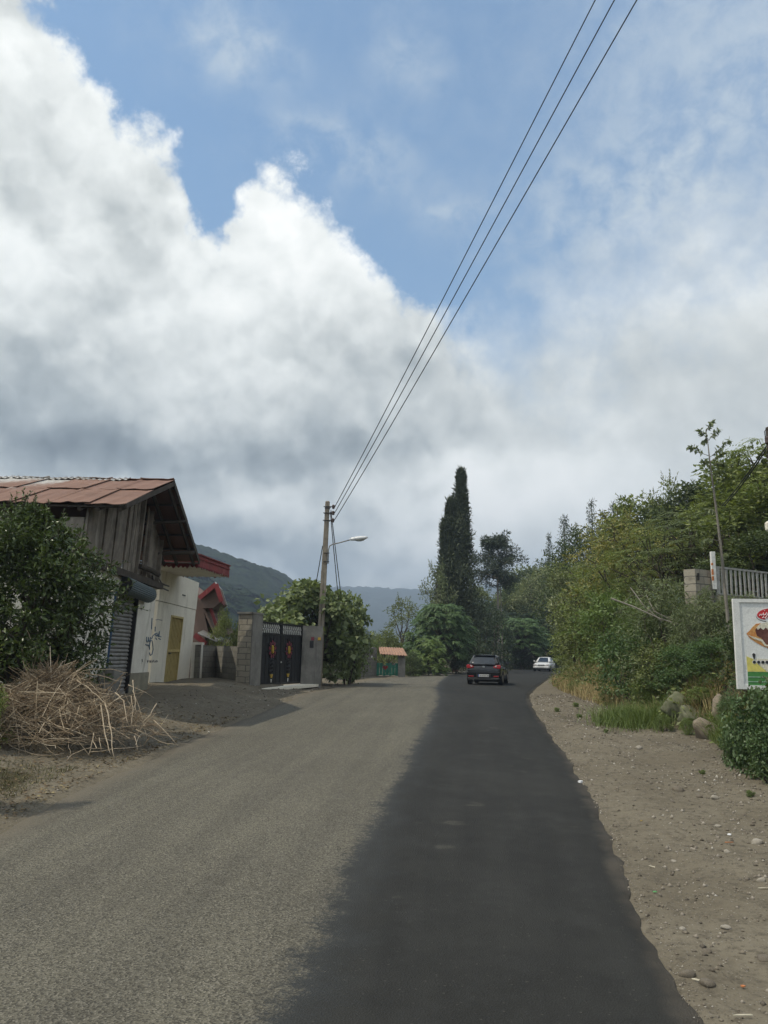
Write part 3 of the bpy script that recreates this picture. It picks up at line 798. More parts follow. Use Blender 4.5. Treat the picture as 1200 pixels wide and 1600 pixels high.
# ------------------------------------------------------------------ small white building with a yellow door
def white_building():
    t = thing('white_building', 'small cream building with a yellow barred door under a red edged flat canopy', 'building', (-7.4, 29, .2))
    XF, y0, y1, zb, zt = -7.4, 26.0, 31.3, -.1, 4.05
    L = lean(.05, .2); dy0, dy1, dz = 27.75, 29.45, 2.62
    w = MB()
    w.box((XF - 3, y0, zb), (XF, dy0, 2.98)); w.box((XF - 3, dy1, zb), (XF, y1, 2.98)); w.box((XF - 3, dy0, dz), (XF, dy1, 2.98)); w.box((XF - 3, dy0, zb), (XF - .25, dy1, dz))
    mapz(w, L); w.build('wall', M['plaster2'], t)
    w2 = MB(); w2.box((XF - 3, y0 + .0, 3.0), (XF + .012, y1, zt)); mapz(w2, L); w2.build('upper_wall', M['plaster2'], t)
    d = MB(); f = .07
    d.box((XF - .10, dy0, .2), (XF + .02, dy0 + f, dz)); d.box((XF - .10, dy1 - f, .2), (XF + .02, dy1, dz)); d.box((XF - .10, dy0 + f, dz - f), (XF + .02, dy1 - f, dz)); d.box((XF - .10, dy0 + f, .2), (XF + .02, dy1 - f, .28))
    d.box((XF - .09, dy0 + f, 1.36), (XF + .01, dy1 - f, 1.46))
    mapz(d, L); do = d.build('door', M['yellow'], t)
    br = MB(); n = 8
    for i in range(n):
        y = dy0 + f + (dy1 - dy0 - 2 * f) * (i + .5) / n
        br.box((XF - .07, y - .04, .28), (XF - .03, y + .04, 1.36)); br.box((XF - .07, y - .032, 1.46), (XF - .03, y + .032, dz - f))
    mapz(br, L); br.build('bars', M['yellow'], do)
    hn = MB(); hn.tube([(XF + .02, dy0 + .12, 1.30), (XF + .07, dy0 + .12, 1.32), (XF + .07, dy0 + .25, 1.32)], .018, 6); mapz(hn, L); hn.build('handle', M['blackiron'], do)
    bk = MB(); bk.box((XF - .20, dy0, .2), (XF - .15, dy1, dz)); mapz(bk, L); bk.build('backing', M['yellow_in'], do)
    mk = MB(); mk.box((XF + .012, 28.9, 3.38), (XF + .03, 29.35, 3.42)); mapz(mk, L); mk.build('vent_slot', M['blackiron'], t)
    # canopy slab
    cx0, cx1, cy0, cy1 = XF - .12, -5.72, 24.88, 28.9
    cx1, cxb, cy1 = -5.82, -5.46, 28.0
    c = MB(); c.hexa([(x_, y_, z_) for z_ in (3.98, 4.10) for x_, y_ in ((cx0, cy0), (cx1, cy0), (cxb, cy1), (cx0, cy1))]); c.build('canopy', M['plaster2'], t)
    fa = MB(); n = 46
    def scallop(a, b_, outx):
        a, b_ = Vector(a), Vector(b_); hi, lo = [], []
        k = 40
        for i in range(k + 1):
            q = a + (b_ - a) * i / k
            hi.append((q.x, q.y, 4.36)); lo.append((q.x, q.y, 4.00 + .045 * math.sin(i * 1.9) + rng.uniform(-.035, .02)))
        fa.loft([lo, hi, [(p[0] - outx[0] * .05, p[1] - outx[1] * .05, p[2]) for p in hi], [(p[0] - outx[0] * .05, p[1] - outx[1] * .05, p[2]) for p in lo]], closed=False, caps=False)
    scallop((cx0, cy0 - .052, 0), (cx1 + .05, cy0 - .052, 0), (0, -1)); scallop((cx1 + .053, cy0 - .05, 0), (cxb + .053, cy1 + .05, 0), (1, 0)); scallop((cxb, cy1 + .052, 0), (XF, cy1 + .052, 0), (0, 1))
    fo = fa.build('fascia', M['red'], t)
    tr = MB(); tr.hexa([(x_, y_, z_) for z_ in (4.362, 4.40) for x_, y_ in ((cx0, cy0 - .09), (cx1 + .09, cy0 - .09), (cxb + .09, cy1 + .09), (cx0, cy1 + .09))]); tr.build('roof_sheet', M['red'], t)
    tr = MB(); tr.box((cx0, cy0 - .075, 4.24), (cx1 + .04, cy0 - .055, 4.275)); tr.bar((cx1 + .068, cy0 - .075, 4.257), (cxb + .068, cy1 + .06, 4.257), .02, .035); tr.build('trim', M['red'], fo)
white_building()

# ------------------------------------------------------------------ cottage with red bargeboards
def cottage():
    t = thing('cottage', 'brown cottage with steep gables edged in red boards behind the cream building', 'cottage', (-9.2, 38, .3))
    b = MB(); b.box((-12.5, 36.6, -.3), (-8.0, 41, 2.3)); b.prism([(-12.2, 2.3), (-7.9, 2.3), (-8.35, 3.9), (-9.9, 5.0), (-11.5, 3.9)], 1, 36.7, 41); b.build('wall', M['brown'], t)
    r = MB()
    def slab(x0, z0, x1, z1, ya, yb, th=.10):
        d = Vector((x1 - x0, 0, z1 - z0)).normalized(); n = Vector((-d.z, 0, d.x)) * th
        if n.z < 0: n = -n
        r.hexa([(x0, ya, z0), (x1, ya, z1), (x1, yb, z1), (x0, yb, z0), (x0 + n.x, ya, z0 + n.z), (x1 + n.x, ya, z1 + n.z), (x1 + n.x, yb, z1 + n.z), (x0 + n.x, yb, z0 + n.z)])
    slab(-7.55, 2.15, -8.45, 3.95, 36.3, 41.2); slab(-12.5, 2.15, -11.4, 3.95, 36.3, 41.2)
    r.build('roof', M['brown'], t)
    g = MB()                                            # upper gable roof
    P = dict(l=at(311, 934, 35.6), p=at(337, 912, 35.6), r=at(346, 939, 35.6))
    bk = Vector((-.6, 4.5, 0))
    for a, c in (('l', 'p'), ('p', 'r')):
        A, B_ = P[a], P[c]; g.hexa([A, B_, B_ + bk, A + bk, A + Vector((0, 0, .09)), B_ + Vector((0, 0, .09)), B_ + bk + Vector((0, 0, .09)), A + bk + Vector((0, 0, .09))])
    g.build('upper_roof', M['brightwhite'], t)
    gw = MB(); gw.loft([[P['l'] + Vector((.05, .3, 0)), P['p'] + Vector((0, .3, -.03)), P['r'] + Vector((-.05, .3, 0)), at(333, 950, 35.9), at(316, 950, 35.9)], [q + Vector((-.4, 3.5, 0)) for q in (P['l'], P['p'], P['r'], at(333, 950, 35.9), at(316, 950, 35.9))]]); gw.build('gable', M['brown'], t)
    bb = MB()
    for a, c in (('l', 'p'), ('p', 'r')):
        e = Vector((.02, -.05, -.02)); bb = MB(); bb.bar(P[a] + e, P[c] + e, .05, .20); bb.build('bargeboard', M['red'], t)
    e = Vector((0, -.03, 0))
    for a, c, w_, h_ in ((P['r'] + e, P['r'] + bk * .5 + e, .05, .18), (at(327, 943, 36.2), at(342, 990, 36.2), .06, .14), (at(304, 992, 35.9), at(322, 1006, 35.9), .06, .22)): bb = MB(); bb.bar(a, c, w_, h_); bb.build('bargeboard', M['red'], t)
    ln = MB(); A, B_, C_, D_ = at(309, 990, 35.2), at(338, 1003, 35.2), at(352, 1000, 37.5), at(322, 984, 37.5)
    ln.hexa([A, B_, C_, D_] + [q + Vector((0, 0, .05)) for q in (A, B_, C_, D_)]); ln.build('shed_roof', M['galv'], t)
    ch = MB(); p = at(341, 998, 36.8); ch.tube([p + Vector((-.4, 0, -.05)), p + Vector((.1, 0, -.12)), p + Vector((.35, 0, -.3))], .12, 8); ch.build('gutter', M['concrete'], t)
cottage()

# ------------------------------------------------------------------ block wall, pillars and the black gate
def block_wall():
    t = thing('block_wall', 'low wall of grey cement blocks between the cream building and the gate', 'wall', (-6.6, 32, .2))
    pts = [Vector((-7.1, 31.25, 0)), Vector((-6.75, 33.2, 0)), Vector((-4.95, 29.2, 0))]
    w = MB()
    for a, b_, zt in ((pts[0], pts[1], 1.66), (pts[1], pts[2], 1.64)):
        d = (b_ - a).normalized(); n = Vector((d.y, -d.x, 0)) * .1
        w.hexa([a - n + Vector((0, 0, -.1)), a + n + Vector((0, 0, -.1)), b_ + n + Vector((0, 0, -.1)), b_ - n + Vector((0, 0, -.1)), a - n + Vector((0, 0, zt)), a + n + Vector((0, 0, zt)), b_ + n + Vector((0, 0, zt - .03)), b_ - n + Vector((0, 0, zt - .03))])
    w.build('blocks', M['block_old'], t)
    p = MB(); p.box((-7.35, 31.32, -.1), (-6.95, 31.7, 1.75)); p.build('pier', M['plaster'], t)
block_wall()
GD = Vector((-3.09 + 4.35, 33.5 - 29.2, 0)).normalized(); GN = Vector((GD.y, -GD.x, 0))
def gate():
    A, B_ = Vector((-4.35, 29.2, 0)), Vector((-3.09, 33.5, 0))
    # pillars
    t = thing('gate_pillar', 'block and cement gate pillar to the left of the black gate', 'pillar', (-4.7, 28.8, .15), group='pillars of the black gate')
    a = Vector((-4.60, 28.40, 0)); w = -GN * .52; l = GD * .84
    q = [a, a + l, a + l + w, a + w]
    p = MB(); p.hexa([v + Vector((0, 0, -.1)) for v in q] + [v + Vector((0, 0, 2.72)) + GD * .02 for v in q]); p.build('blocks', M['block'], t)
    q2 = [a - GD * .004 + GN * .004, a + l + GN * .004, a + l + GN * .035, a - GD * .004 + GN * .035]
    p = MB(); p.hexa([v + Vector((0, 0, -.1)) for v in q2] + [v + Vector((0, 0, 2.73)) + GD * .02 for v in q2]); p.build('render_coat', M['concrete'], t)
    q3 = [a - GD * .04 + GN * .06, a + l + GN * .06 + GD * .02, a + l + w + GD * .02 - GN * .03, a + w - GD * .04 - GN * .03]
    p = MB(); p.hexa([v + Vector((0, 0, 2.735)) for v in q3] + [v + Vector((0, 0, 2.80)) for v in q3]); p.build('cap', M['concrete'], t)
    t = thing('gate_pillar', 'grey cement gate pillar carrying a small red and yellow plate', 'pillar', (-2.8, 33.7, .1), group='pillars of the black gate')
    a = Vector((-3.30, 33.30, 0)); w = Vector((.82, .12, 0)); l = Vector((-.06, .5, 0)); q = [a, a + w, a + w + l, a + l]
    p = MB(); p.hexa([v + Vector((0, 0, -.1)) for v in q] + [v + Vector((.03, 0, 2.52)) for v in q]); p.build('shaft', M['concrete'], t)
    for nm, px, c, s_ in (('house_plate', 493, 'petal', .13), ('house_plate', 503, 'sun_yellow', .12)):
        f = a + w * ((px - 478) / 30) + Vector((.03, -.025, 0)); z = 1.35 + (1024 - 1000) / FPX * 33.6
        p = MB(); p.box((f.x - s_ / 2, f.y - .015, z - s_ / 2), (f.x + s_ / 2, f.y + .03, z + s_ / 2)); p.build(nm, M[c], t)
    f = a + w * .40; p = MB(); p.box((f.x, f.y - .012, 1.62), (f.x + .16, f.y + .01, 1.9)); p.build('intercom', M['blackiron'], t)
    # gate
    t = thing('metal_gate', 'black double metal gate decorated with two red and yellow iron flowers', 'gate', (-3.72, 31.3, .15))
    Ln = (B_ - A).length
    def gp(u, z, off=0.0): return A + GD * u + GN * (off - .22) + Vector((0, 0, z))
    def ztop(u): return 2.56 - .10 * u / Ln
    def slab(mb, u0, u1, z0, z1, o0, o1):
        p = [gp(u0, z0, o0), gp(u1, z0, o0), gp(u1, z0, o1), gp(u0, z0, o1), gp(u0, z1, o0), gp(u1, z1, o0), gp(u1, z1, o1), gp(u0, z1, o1)]; mb.hexa(p)
    zl = .20
    for k, (u0, u1, fu) in enumerate(((.06, Ln / 2 - .012, .40 * Ln), (Ln / 2 + .012, Ln - .04, .655 * Ln))):
        p = MB(); slab(p, u0, u1, zl, 2.10, 0, .03); leafo = p.build('gate_leaf', M['black'], t)
        p = MB()
        for (a0, a1, z0, z1) in ((u0, u0 + .07, zl, 2.5), (u1 - .07, u1, zl, 2.5), (u0 + .07, u1 - .07, zl, zl + .08), (u0 + .07, u1 - .07, 2.06, 2.12), (u0 + .07, u1 - .07, 2.46, 2.53)): slab(p, a0, a1, z0 + .001 * k, z1, -.012, .05)
        for i in range(1, 6):
            u = u0 + .07 + (u1 - u0 - .14) * i / 6; slab(p, u - .012, u + .012, zl + .08, 2.06, .031, .043)
        p.build('frame', M['blackiron'], leafo)
        p = MB(); n = 10
        for i in range(n):                                # pale raking bars of the openwork band
            u = u0 + .12 + (u1 - u0 - .24) * i / n
            for za, zb in ((2.13, 2.28), (2.31, 2.45)):
                p.bar(gp(u + .11, za, .01), gp(u, zb, .01), .045, .05, up=GN)
        p.build('openwork', M['pale'], leafo)
        p = MB(); slab(p, u0 + .07, u1 - .07, 2.12, 2.46, -.008, .0); p.build('band', M['blackiron'], leafo)
        # flower: petals, heart, stem with scrolls and a pot
        uc, zc = u0 + (u1 - u0) * (.60 if k == 0 else .32), 1.52
        p = MB(); blk = MB()
        for i in range(9):
            an = 2 * math.pi * i / 9 + .2
            e = Vector((math.cos(an), math.sin(an))); f = Vector((-e.y, e.x))
            ring = []
            for rr, ww in ((.18, .015), (.22, .05), (.27, .065), (.32, .04), (.34, .0)):
                ring.append((e * rr + f * ww)); 
            for rr, ww in ((.32, .04), (.27, .065), (.22, .05), (.18, .015)): ring.append(e * rr - f * ww)
            p.loft([[gp(uc + q.x, zc + q.y, .055) for q in ring], [gp(uc + q.x, zc + q.y, .075) for q in ring]])
            e2 = Vector((math.cos(an + .35), math.sin(an + .35))); blk.bar(gp(uc + e2.x * .2, zc + e2.y * .2, .06), gp(uc + e2.x * .47, zc + e2.y * .47, .06), .03, .03, up=GN)
        fo = p.build('flower', M['petal'], leafo)
        p = MB(); ring = [(.085 * math.cos(i * .5236), .16 * math.sin(i * .5236)) for i in range(12)]
        p.loft([[gp(uc + q[0], zc + q[1], .05) for q in ring], [gp(uc + q[0] * .9, zc + q[1] * .9, .10) for q in ring]]); p.build('flower_heart', M['sun_yellow'], fo)
        blk.tube([gp(uc, zc - .17, .06), gp(uc - .03, 1.0, .06), gp(uc - .02, .62, .06)], .022, 6)
        for sgn in (-1, 1):
            for zz in (1.12, .98, .84, .70):
                blk.tube([gp(uc - .02 + sgn * (.02 + .12 * math.sin(q * .7)) , zz + .05 * math.cos(q * .7) - .02 * q * .3, .065) for q in range(6)], .017, 5)
        blk.build('stem', M['blackiron'], fo)
        p = MB(); p.loft([[gp(uc - .02 + q[0], .60 + q[1], o_) for q in ((-.14, .0), (.12, .0), (.05, -.13), (-.06, -.13))] for o_ in (.055, .08)]); p.build('flower_pot', M['sun_yellow'], fo)
        p = MB(); p.loft([[gp(uc - .02 + q[0], .30 + q[1], o_) for q in ((-.05, .12), (.05, .12), (.02, 0), (-.02, 0))] for o_ in (.055, .07)]); p.build('pot_foot', M['pale'], fo)
    p = MB(); slab(p, Ln * .5 - .05, Ln * .5 - .02, 1.02, 1.07, .05, .09); p.build('lock', M['pale'], t)
    p = MB(); slab(p, -.9, Ln + .1, .06, .165, -.1, .75); p.build('sill', M['plaster2'], t)
gate()

# ------------------------------------------------------------------ utility pole, lamp and cables
PX, PY = -2.62, 34.75
def pole():
    t = thing('utility_pole', 'tall grey concrete utility pole rising from the fig tree behind the gate', 'pole', (PX, PY, .1))
    zt = 8.05
    tp = lambda z: .145 - .05 * (z / zt)
    cx = lambda z: PX + .022 * z - .06
    s = MB(); rings = []
    for z in (-.2, 4.95, 4.96, zt - .05, zt):
        h = tp(z) * (.75 if z == zt else 1); rings.append([(cx(z) - h, PY - h, z), (cx(z) + h, PY - h, z), (cx(z) + h, PY + h, z), (cx(z) - h, PY + h, z)])
    s.loft(rings); so_ = s.build('shaft', M['pole'], t, bevel=.02)
    r = MB()                                             # recessed web of the lower H section: two raised flanges
    for sg in (-1, 1):
        r.hexa([(cx(z) + sg * tp(z) * .55 + dx * .055, PY - tp(z) - (.05 if yy else 0), z) for z in (-.2, 4.95) for dx, yy in ((-1, 0), (1, 0), (1, 1), (-1, 1))])
    r.build('flange', M['pole'], t)
    for z in (7.78, 7.50, 7.17):
        b = MB(); b.bar((cx(z) - tp(z) - .06, PY - tp(z) - .02, z), (cx(z) + tp(z) + .20, PY - tp(z) - .02, z), .035); b.bar((cx(z) - tp(z) - .03, PY + tp(z) + .02, z), (cx(z) + tp(z) + .05, PY + tp(z) + .02, z), .03)
        bo = b.build('bracket', M['blackiron'], t)
        i = MB(); q = Vector((cx(z) + tp(z) + .18, PY - tp(z) - .02, z)); i.tube([q + Vector((0, 0, h)) for h in (-.09, -.06, -.02, 0, .02, .06, .09)], [.04, .065, .065, .04, .065, .065, .04], 10); i.build('insulator', M['ceramic'], bo)
    b = MB(); b.box((cx(8) - .11, PY - .11, zt - .35), (cx(8) + .11, PY + .11, zt - .325)); b.build('band', M['blackiron'], t)
    l = thing('street_lamp', 'white street lamp on a thin bent arm fixed to the concrete pole', 'street lamp', (cx(5.9) + .13, PY - .14, 5.6))
    x0 = cx(5.9) + .15
    a = MB(); a.tube([(x0, PY - .17, 5.25), (x0, PY - .17, 5.85), (x0 + .05, PY - .18, 6.02), (x0 + .18, PY - .2, 6.10), (x0 + .5, PY - .25, 6.17), (x0 + .98, PY - .33, 6.30)], .026, 8); ao = a.build('arm', M['shutter'], l, smooth=True)
    for z in (5.32, 5.7): c = MB(); c.box((x0 - .2, PY - .20, z), (x0 + .05, PY - .13, z + .03)); c.build('clamp', M['blackiron'], ao)
    h = MB(); d = Vector((1, -.10, .10)).normalized(); o = Vector((x0 + .92, PY - .32, 6.31)); rings = []
    for u, w, up, dn in ((0, .05, .045, .045), (.06, .075, .065, .06), (.25, .115, .10, .085), (.5, .135, .105, .10), (.68, .105, .085, .075), (.78, .05, .05, .03), (.80, .01, .03, .01)):
        c = o + d * u; rings.append([c + Vector((0, w * math.cos(t_), (up if math.sin(t_) > 0 else dn) * math.sin(t_))) for t_ in [2 * math.pi * k / 16 for k in range(16)]])
    h.loft(rings); h.build('lamp_head', M['lampwhite'], l, smooth=True)
    n = MB(); rings = []
    for u, w, dn in ((.24, .05, .07), (.35, .095, .115), (.5, .105, .128), (.62, .085, .105), (.70, .05, .06)):
        c = o + d * u + Vector((0, 0, -.01)); rings.append([c + Vector((0, w * math.cos(t_), -dn * abs(math.sin(t_)) if k < 9 else -.02)) for k, t_ in enumerate([math.pi * k / 8 for k in range(9)])])
    n.loft(rings, closed=False, caps=False); n.build('lens', M['lens'], l, smooth=True)
    # three lines running over the road and past the camera
    ends = [(930, 0, 7.9), (960, 0, 7.6), (995, 0, 7.25)]
    for i, (z, (px, py, ze)) in enumerate(zip((7.78, 7.50, 7.17), ends)):
        P0 = Vector((cx(z) + tp(z) + .24, PY - tp(z) - .02, z)); dd = ray(px, py); P1 = Vector((0, 0, EYE)) + dd * ((ze - EYE) / dd.z)
        w = MB(); pts = []
        for k in range(61):
            s_ = (k / 60) * 2.3; q = P0 + (P1 - P0) * s_; q.z -= .28 * s_ * (1 - s_) if s_ <= 1 else .28 * s_ * (1 - s_) * .4; pts.append(q)
        w.tube(pts, [.0165 - .0105 * min(1, k / 26) for k in range(61)], 6)
        o_ = w.build('power_line', M['cable'], None)
        tag(o_, ('topmost of the three power lines crossing the sky, fixed highest on the pole', 'middle one of the three power lines crossing the sky', 'lowest of the three power lines, rightmost where it leaves the top of the view')[i], 'power line', 'power lines over the road')
    for (p0, p1, lab) in (((517, 797), (540, 990), 'steep service cable dropping from the pole top, the right one of a pair'), ((516, 800), (534, 990), 'steep service cable dropping from the pole top, the left one of a pair'), ((504, 853), (478, 1000), 'thin dark stay wire slanting down left from the concrete pole')):
        w = MB(); a_, b_ = at(*p0, PY - .1), at(*p1, PY + 2.0); w.tube([a_ + (b_ - a_) * (k / 10) - Vector((0, 0, .15 * (k / 10) * (1 - k / 10))) for k in range(11)], .02, 5)
        tag(w.build('service_cable', M['cable'], None), lab, 'cable')
pole()

# ------------------------------------------------------------------ green gate with a tiled roof, and its wall
def green_gate():
    t = thing('green_gate', 'low green metal gate with a dark red heart under a small clay tiled roof', 'gate', (.25, 53, 0))
    Y = 53.0; zb = tz(.25, Y)
    def X(px): return (px - 600) / FPX * Y * 1.0
    x0, x1 = at(588, 1045, Y).x, at(622, 1045, Y).x
    g = MB(); n = 7
    for i in range(n):
        a = x0 + (x1 - x0) * i / n; zt = at(600, 1036 + (3 if i in (2, 5) else 0), Y).z
        g.box((a + .012, Y - .02, zb + .03 + (.03 if i % 2 else 0)), (a + (x1 - x0) / n - .006, Y + .02, zt))
    go = g.build('gate_panel', M['green'], t)
    f = MB(); f.box((x0, Y - .045, zb + .55), (x1, Y - .021, zb + .61)); f.box((x0, Y - .045, zb + .1), (x1, Y - .021, zb + .15)); f.build('rail', M['green'], go)
    hpts = []
    for k in range(24):
        a = 2 * math.pi * k / 24; hpts.append((16 * math.sin(a) ** 3 / 16 * .17, (13 * math.cos(a) - 5 * math.cos(2 * a) - 2 * math.cos(3 * a) - math.cos(4 * a)) / 16 * .17))
    c = at(602, 1043, Y); h = MB(); h.loft([[(c.x + q[0], Y - o_, c.z + q[1]) for q in hpts] for o_ in (.05, .075)]); h.build('heart', M['red'], go)
    p = MB()
    for pxa, pxb in ((583, 588), (622, 633)):
        p = MB(); p.box((at(pxa, 1040, Y).x, Y - .2, zb - .2), (at(pxb, 1040, Y).x, Y + .25, at(600, 1021, Y).z)); p.build('post', M['concrete'], t)
    r = MB(); a, b_ = at(591, 1011, Y + .6), at(630, 1013, Y + .6); c_, d_ = at(594, 1022, Y - .5), at(637, 1025, Y - .5)
    m_ = 60; rows = []
    for k in range(9):
        f_ = k / 8; row = []
        for i in range(m_ + 1):
            u = i / m_; top_ = a + (b_ - a) * u; bot = c_ + (d_ - c_) * u; q = top_ + (bot - top_) * f_
            row.append((q.x, q.y, q.z + .045 * abs(math.sin(u * math.pi * 10)) + .02 * ((k % 2) - .5)))
        rows.append(row)
    r.loft(rows, closed=False, caps=False); o = r.build('tiled_roof', M['tile'], t); sm = o.modifiers.new('thick', 'SOLIDIFY'); sm.thickness = .04
    b2 = MB()
    for px in (600, 615, 629): b2 = MB(); b2.bar(at(px - 1, 1014, Y + .55) - Vector((0, 0, .04)), at(px + 1, 1025, Y - .45) - Vector((0, 0, .06)), .06); b2.build('rafter', M['darkwood'], t)
    w = thing('old_wall', 'old grey block wall on an earth bank left of the green gate', 'wall', (-1.5, 48, .5))
    A, B_ = at(520, 1030, 44.5), at(586, 1030, 53); m = MB(); k = 12; zr = [];
    n_ = Vector((B_.y - A.y, -(B_.x - A.x), 0)).normalized() * .12
    rings = []
    for i in range(k + 1):
        q = A + (B_ - A) * i / k; zt = at(520, 1011, q.y).z + rng.uniform(-.06, .06); zz = -.2
        rings.append([(q.x - n_.x, q.y - n_.y, zz), (q.x + n_.x, q.y + n_.y, zz), (q.x + n_.x, q.y + n_.y, zt), (q.x - n_.x, q.y - n_.y, zt)])
    m.loft(rings); m.build('blocks', M['block_old'], w)
    cp = MB(); q = at(575, 1026, 51); cp.tube([q + Vector((.25, -.1, 0)), q + Vector((.25, -.16, 0))], .06, 8); cp.build('lamp_stub', M['pale'], w)
    l = MB(); a = hit(517, 1047); l.tube([a + Vector((-.5, 0, .35)), a + Vector((0, -.1, .25)), a + Vector((.7, -.3, .10))], [.16, .15, .12], 8)
    tag(l.build('fallen_log', rough_mat('grey_log', (.20,.18,.15), (.14,.125,.10), 4, .95, .5), None), 'grey log lying on the dirt right of the black gate', 'log')
green_gate()

# ------------------------------------------------------------------ cars
M['carblack'] = plain('black_car_paint', (.009,.009,.010), .22, spec=.4); M['carwhite'] = plain('white_car_paint', (.62,.62,.61), .25, spec=.6)
for k in ('carblack', 'carwhite'):
    M[k].node_tree.nodes['Principled BSDF'].inputs['Coat Weight'].default_value = .3
M['glass'] = plain('dark_car_glass', (.014,.016,.018), .06, spec=.9)
M['rubber'] = plain('tyre_rubber', (.018,.018,.018), .9, spec=.2)
M['alloy'] = plain('alloy_rim', (.30,.30,.31), .35, metal=.7)
M['tail'] = plain('red_tail_lamp', (.36,.018,.022), .2, spec=.7); M['tailclear'] = plain('clear_lamp', (.55,.50,.48), .15, spec=.8)
M['trim'] = plain('black_plastic', (.022,.022,.022), .6); M['chrome'] = plain('chrome', (.55,.55,.55), .15, metal=.9)
M['plate'] = plain('plate_white', (.58,.58,.56), .5); M['plateblue'] = plain('plate_blue', (.03,.07,.28), .5); M['ink'] = plain('black_ink', (.02,.02,.02), .6)
M['underside'] = plain('car_underside', (.012,.012,.012), .9)
def car(name, label, paint, loc, rz, L, W_, H, stations, green, details):
    """local frame: +y forward, origin on the ground at the middle. stations: (y, z_low, z_belt, half_width).
    green: roof outline as (y_base_rear, y_roof_rear, y_roof_front, y_base_front, half_roof)"""
    t = thing(name, label, 'car')
    b = MB(); rings = []
    def ring(y, z0, z1, w):
        return [(-w * .90, y, z0), (-w * .985, y, z0 + (z1 - z0) * .22), (-w, y, z0 + (z1 - z0) * .52), (-w * .975, y, z0 + (z1 - z0) * .82), (-w * .90, y, z1),
                (0, y, z1 + .025), (w * .90, y, z1), (w * .975, y, z0 + (z1 - z0) * .82), (w, y, z0 + (z1 - z0) * .52), (w * .985, y, z0 + (z1 - z0) * .22), (w * .90, y, z0), (0, y, z0)]
    for s in stations: rings.append(ring(*s))
    b.loft(rings)
    body = b.build('body', paint, t, smooth=False); 
    sub = body.modifiers.new('sub', 'SUBSURF'); sub.levels = 2; sub.render_levels = 2
    for p in body.data.polygons: p.use_smooth = True
    yb0, yr0, yr1, yb1, hw, zb, bw = green
    def gring(f):                                      # f 0 belt .. 1 roof
        y0 = yb0 + (yr0 - yb0) * f; y1 = yb1 + (yr1 - yb1) * f; w = bw + (hw - bw) * f; z = zb + (H - .03 - zb) * f
        return [(-w, y0 + .10, z), (-w * .8, y0, z), (w * .8, y0, z), (w, y0 + .10, z), (w, y1 - .15, z), (w * .75, y1, z), (-w * .75, y1, z), (-w, y1 - .15, z)]
    g = MB(); rr = [gring(f) for f in (0, .35, .7, .94)]
    def shrink(r, k, dz):
        cx = sum(p[0] for p in r) / 8; cy_ = sum(p[1] for p in r) / 8; return [(cx + (p[0] - cx) * k, cy_ + (p[1] - cy_) * k, p[2] + dz) for p in r]
    top = gring(1.0); rr += [shrink(top, .93, -.005), shrink(top, .6, .03), shrink(top, .1, .04)]
    g.loft(rr); go = g.build('roof', paint, t)
    for p in go.data.polygons: p.use_smooth = True
    def face(i, j, f0, f1, u0, u1, off, nm, m, parent=t, th=.012):
        A0, A1 = Vector(gring(f0)[i]), Vector(gring(f0)[j]); B0, B1 = Vector(gring(f1)[i]), Vector(gring(f1)[j])
        q = [A0.lerp(A1, u0), A0.lerp(A1, u1), B0.lerp(B1, u1), B0.lerp(B1, u0)]
        n = (q[1] - q[0]).cross(q[3] - q[0]).normalized()
        c = sum(q, Vector()) / 4
        if n.dot(c - Vector((0, (yb0 + yb1) / 2, 1.0))) < 0: n = -n
        mb = MB(); mb.hexa([v - n * .01 for v in q] + [v + n * th for v in q]); return mb.build(nm, m, parent)
    rw = face(1, 2, .12, .86, .04, .96, 0, 'rear_window', M['glass'])
    ws = face(5, 6, .06, .93, .02, .98, 0, 'windscreen', M['glass'])
    for i, j in ((3, 4), (7, 0)):
        for u0, u1 in ((.04, .47), (.50, .92)) if i == 3 else ((.08, .50), (.53, .96)): face(i, j, .10, .88, u0, u1, 0, 'side_window', M['glass'])
    for sx in (-1, 1):
        for yy in details['axles']:
            r = details['r']; w = MB(); x0, x1 = sx * (W_ / 2 - .21), sx * (W_ / 2 - .005)
            c0 = [(x0, yy + r * math.cos(a), r + r * math.sin(a)) for a in [2 * math.pi * k / 24 for k in range(24)]]
            def R_(x, k): return [(x, yy + r * k * math.cos(a), r + r * k * math.sin(a)) for a in [2 * math.pi * q / 24 for q in range(24)]]
            w.loft([R_(x0, .9), R_(x0 + sx * .02, 1), R_(x1 - sx * .03, 1), R_(x1, .92), R_(x1 + sx * .001, .66)]); wo = w.build('wheel', M['rubber'], t)
            rm = MB(); rm.loft([R_(x1 - sx * .01, .64), R_(x1 + sx * .012, .60), R_(x1 + sx * .004, .2), R_(x1 + sx * .015, .12)]); rm.build('rim', M['alloy'], wo)
            ar = MB(); xa = sx * (W_ / 2 + .004); k = 20
            ri = [[(x, yy + rr_ * math.cos(a), r + rr_ * math.sin(a)) for a in [math.pi * (q / k) * 1.16 - .08 * math.pi for q in range(k + 1)]] for x, rr_ in ((xa, r + .055), (xa, r * .9), (xa - sx * .25, r * .9), (xa - sx * .25, r + .055))]
            ar.loft([[ri[m_][q] for m_ in range(4)] for q in range(k + 1)]); ar.build('wheel_arch', M['trim'], t)
        mr = MB(); mr.loft([[(sx * (W_ / 2 + x_), details['mirror'] + y_, zb + .06 + z_) for x_, z_ in ((-.06, 0), (.13, -.02), (.15, .10), (.02, .13))] for y_ in (0, .10)]); mr.build('mirror', paint, t, bevel=.02)
        for yy in details['doors']: dr = MB(); dr.box((sx * (W_ / 2 - .012), yy - .006, .32), (sx * (W_ / 2 + .004), yy + .006, zb - .03)); dr.build('door_seam', M['ink'], t)
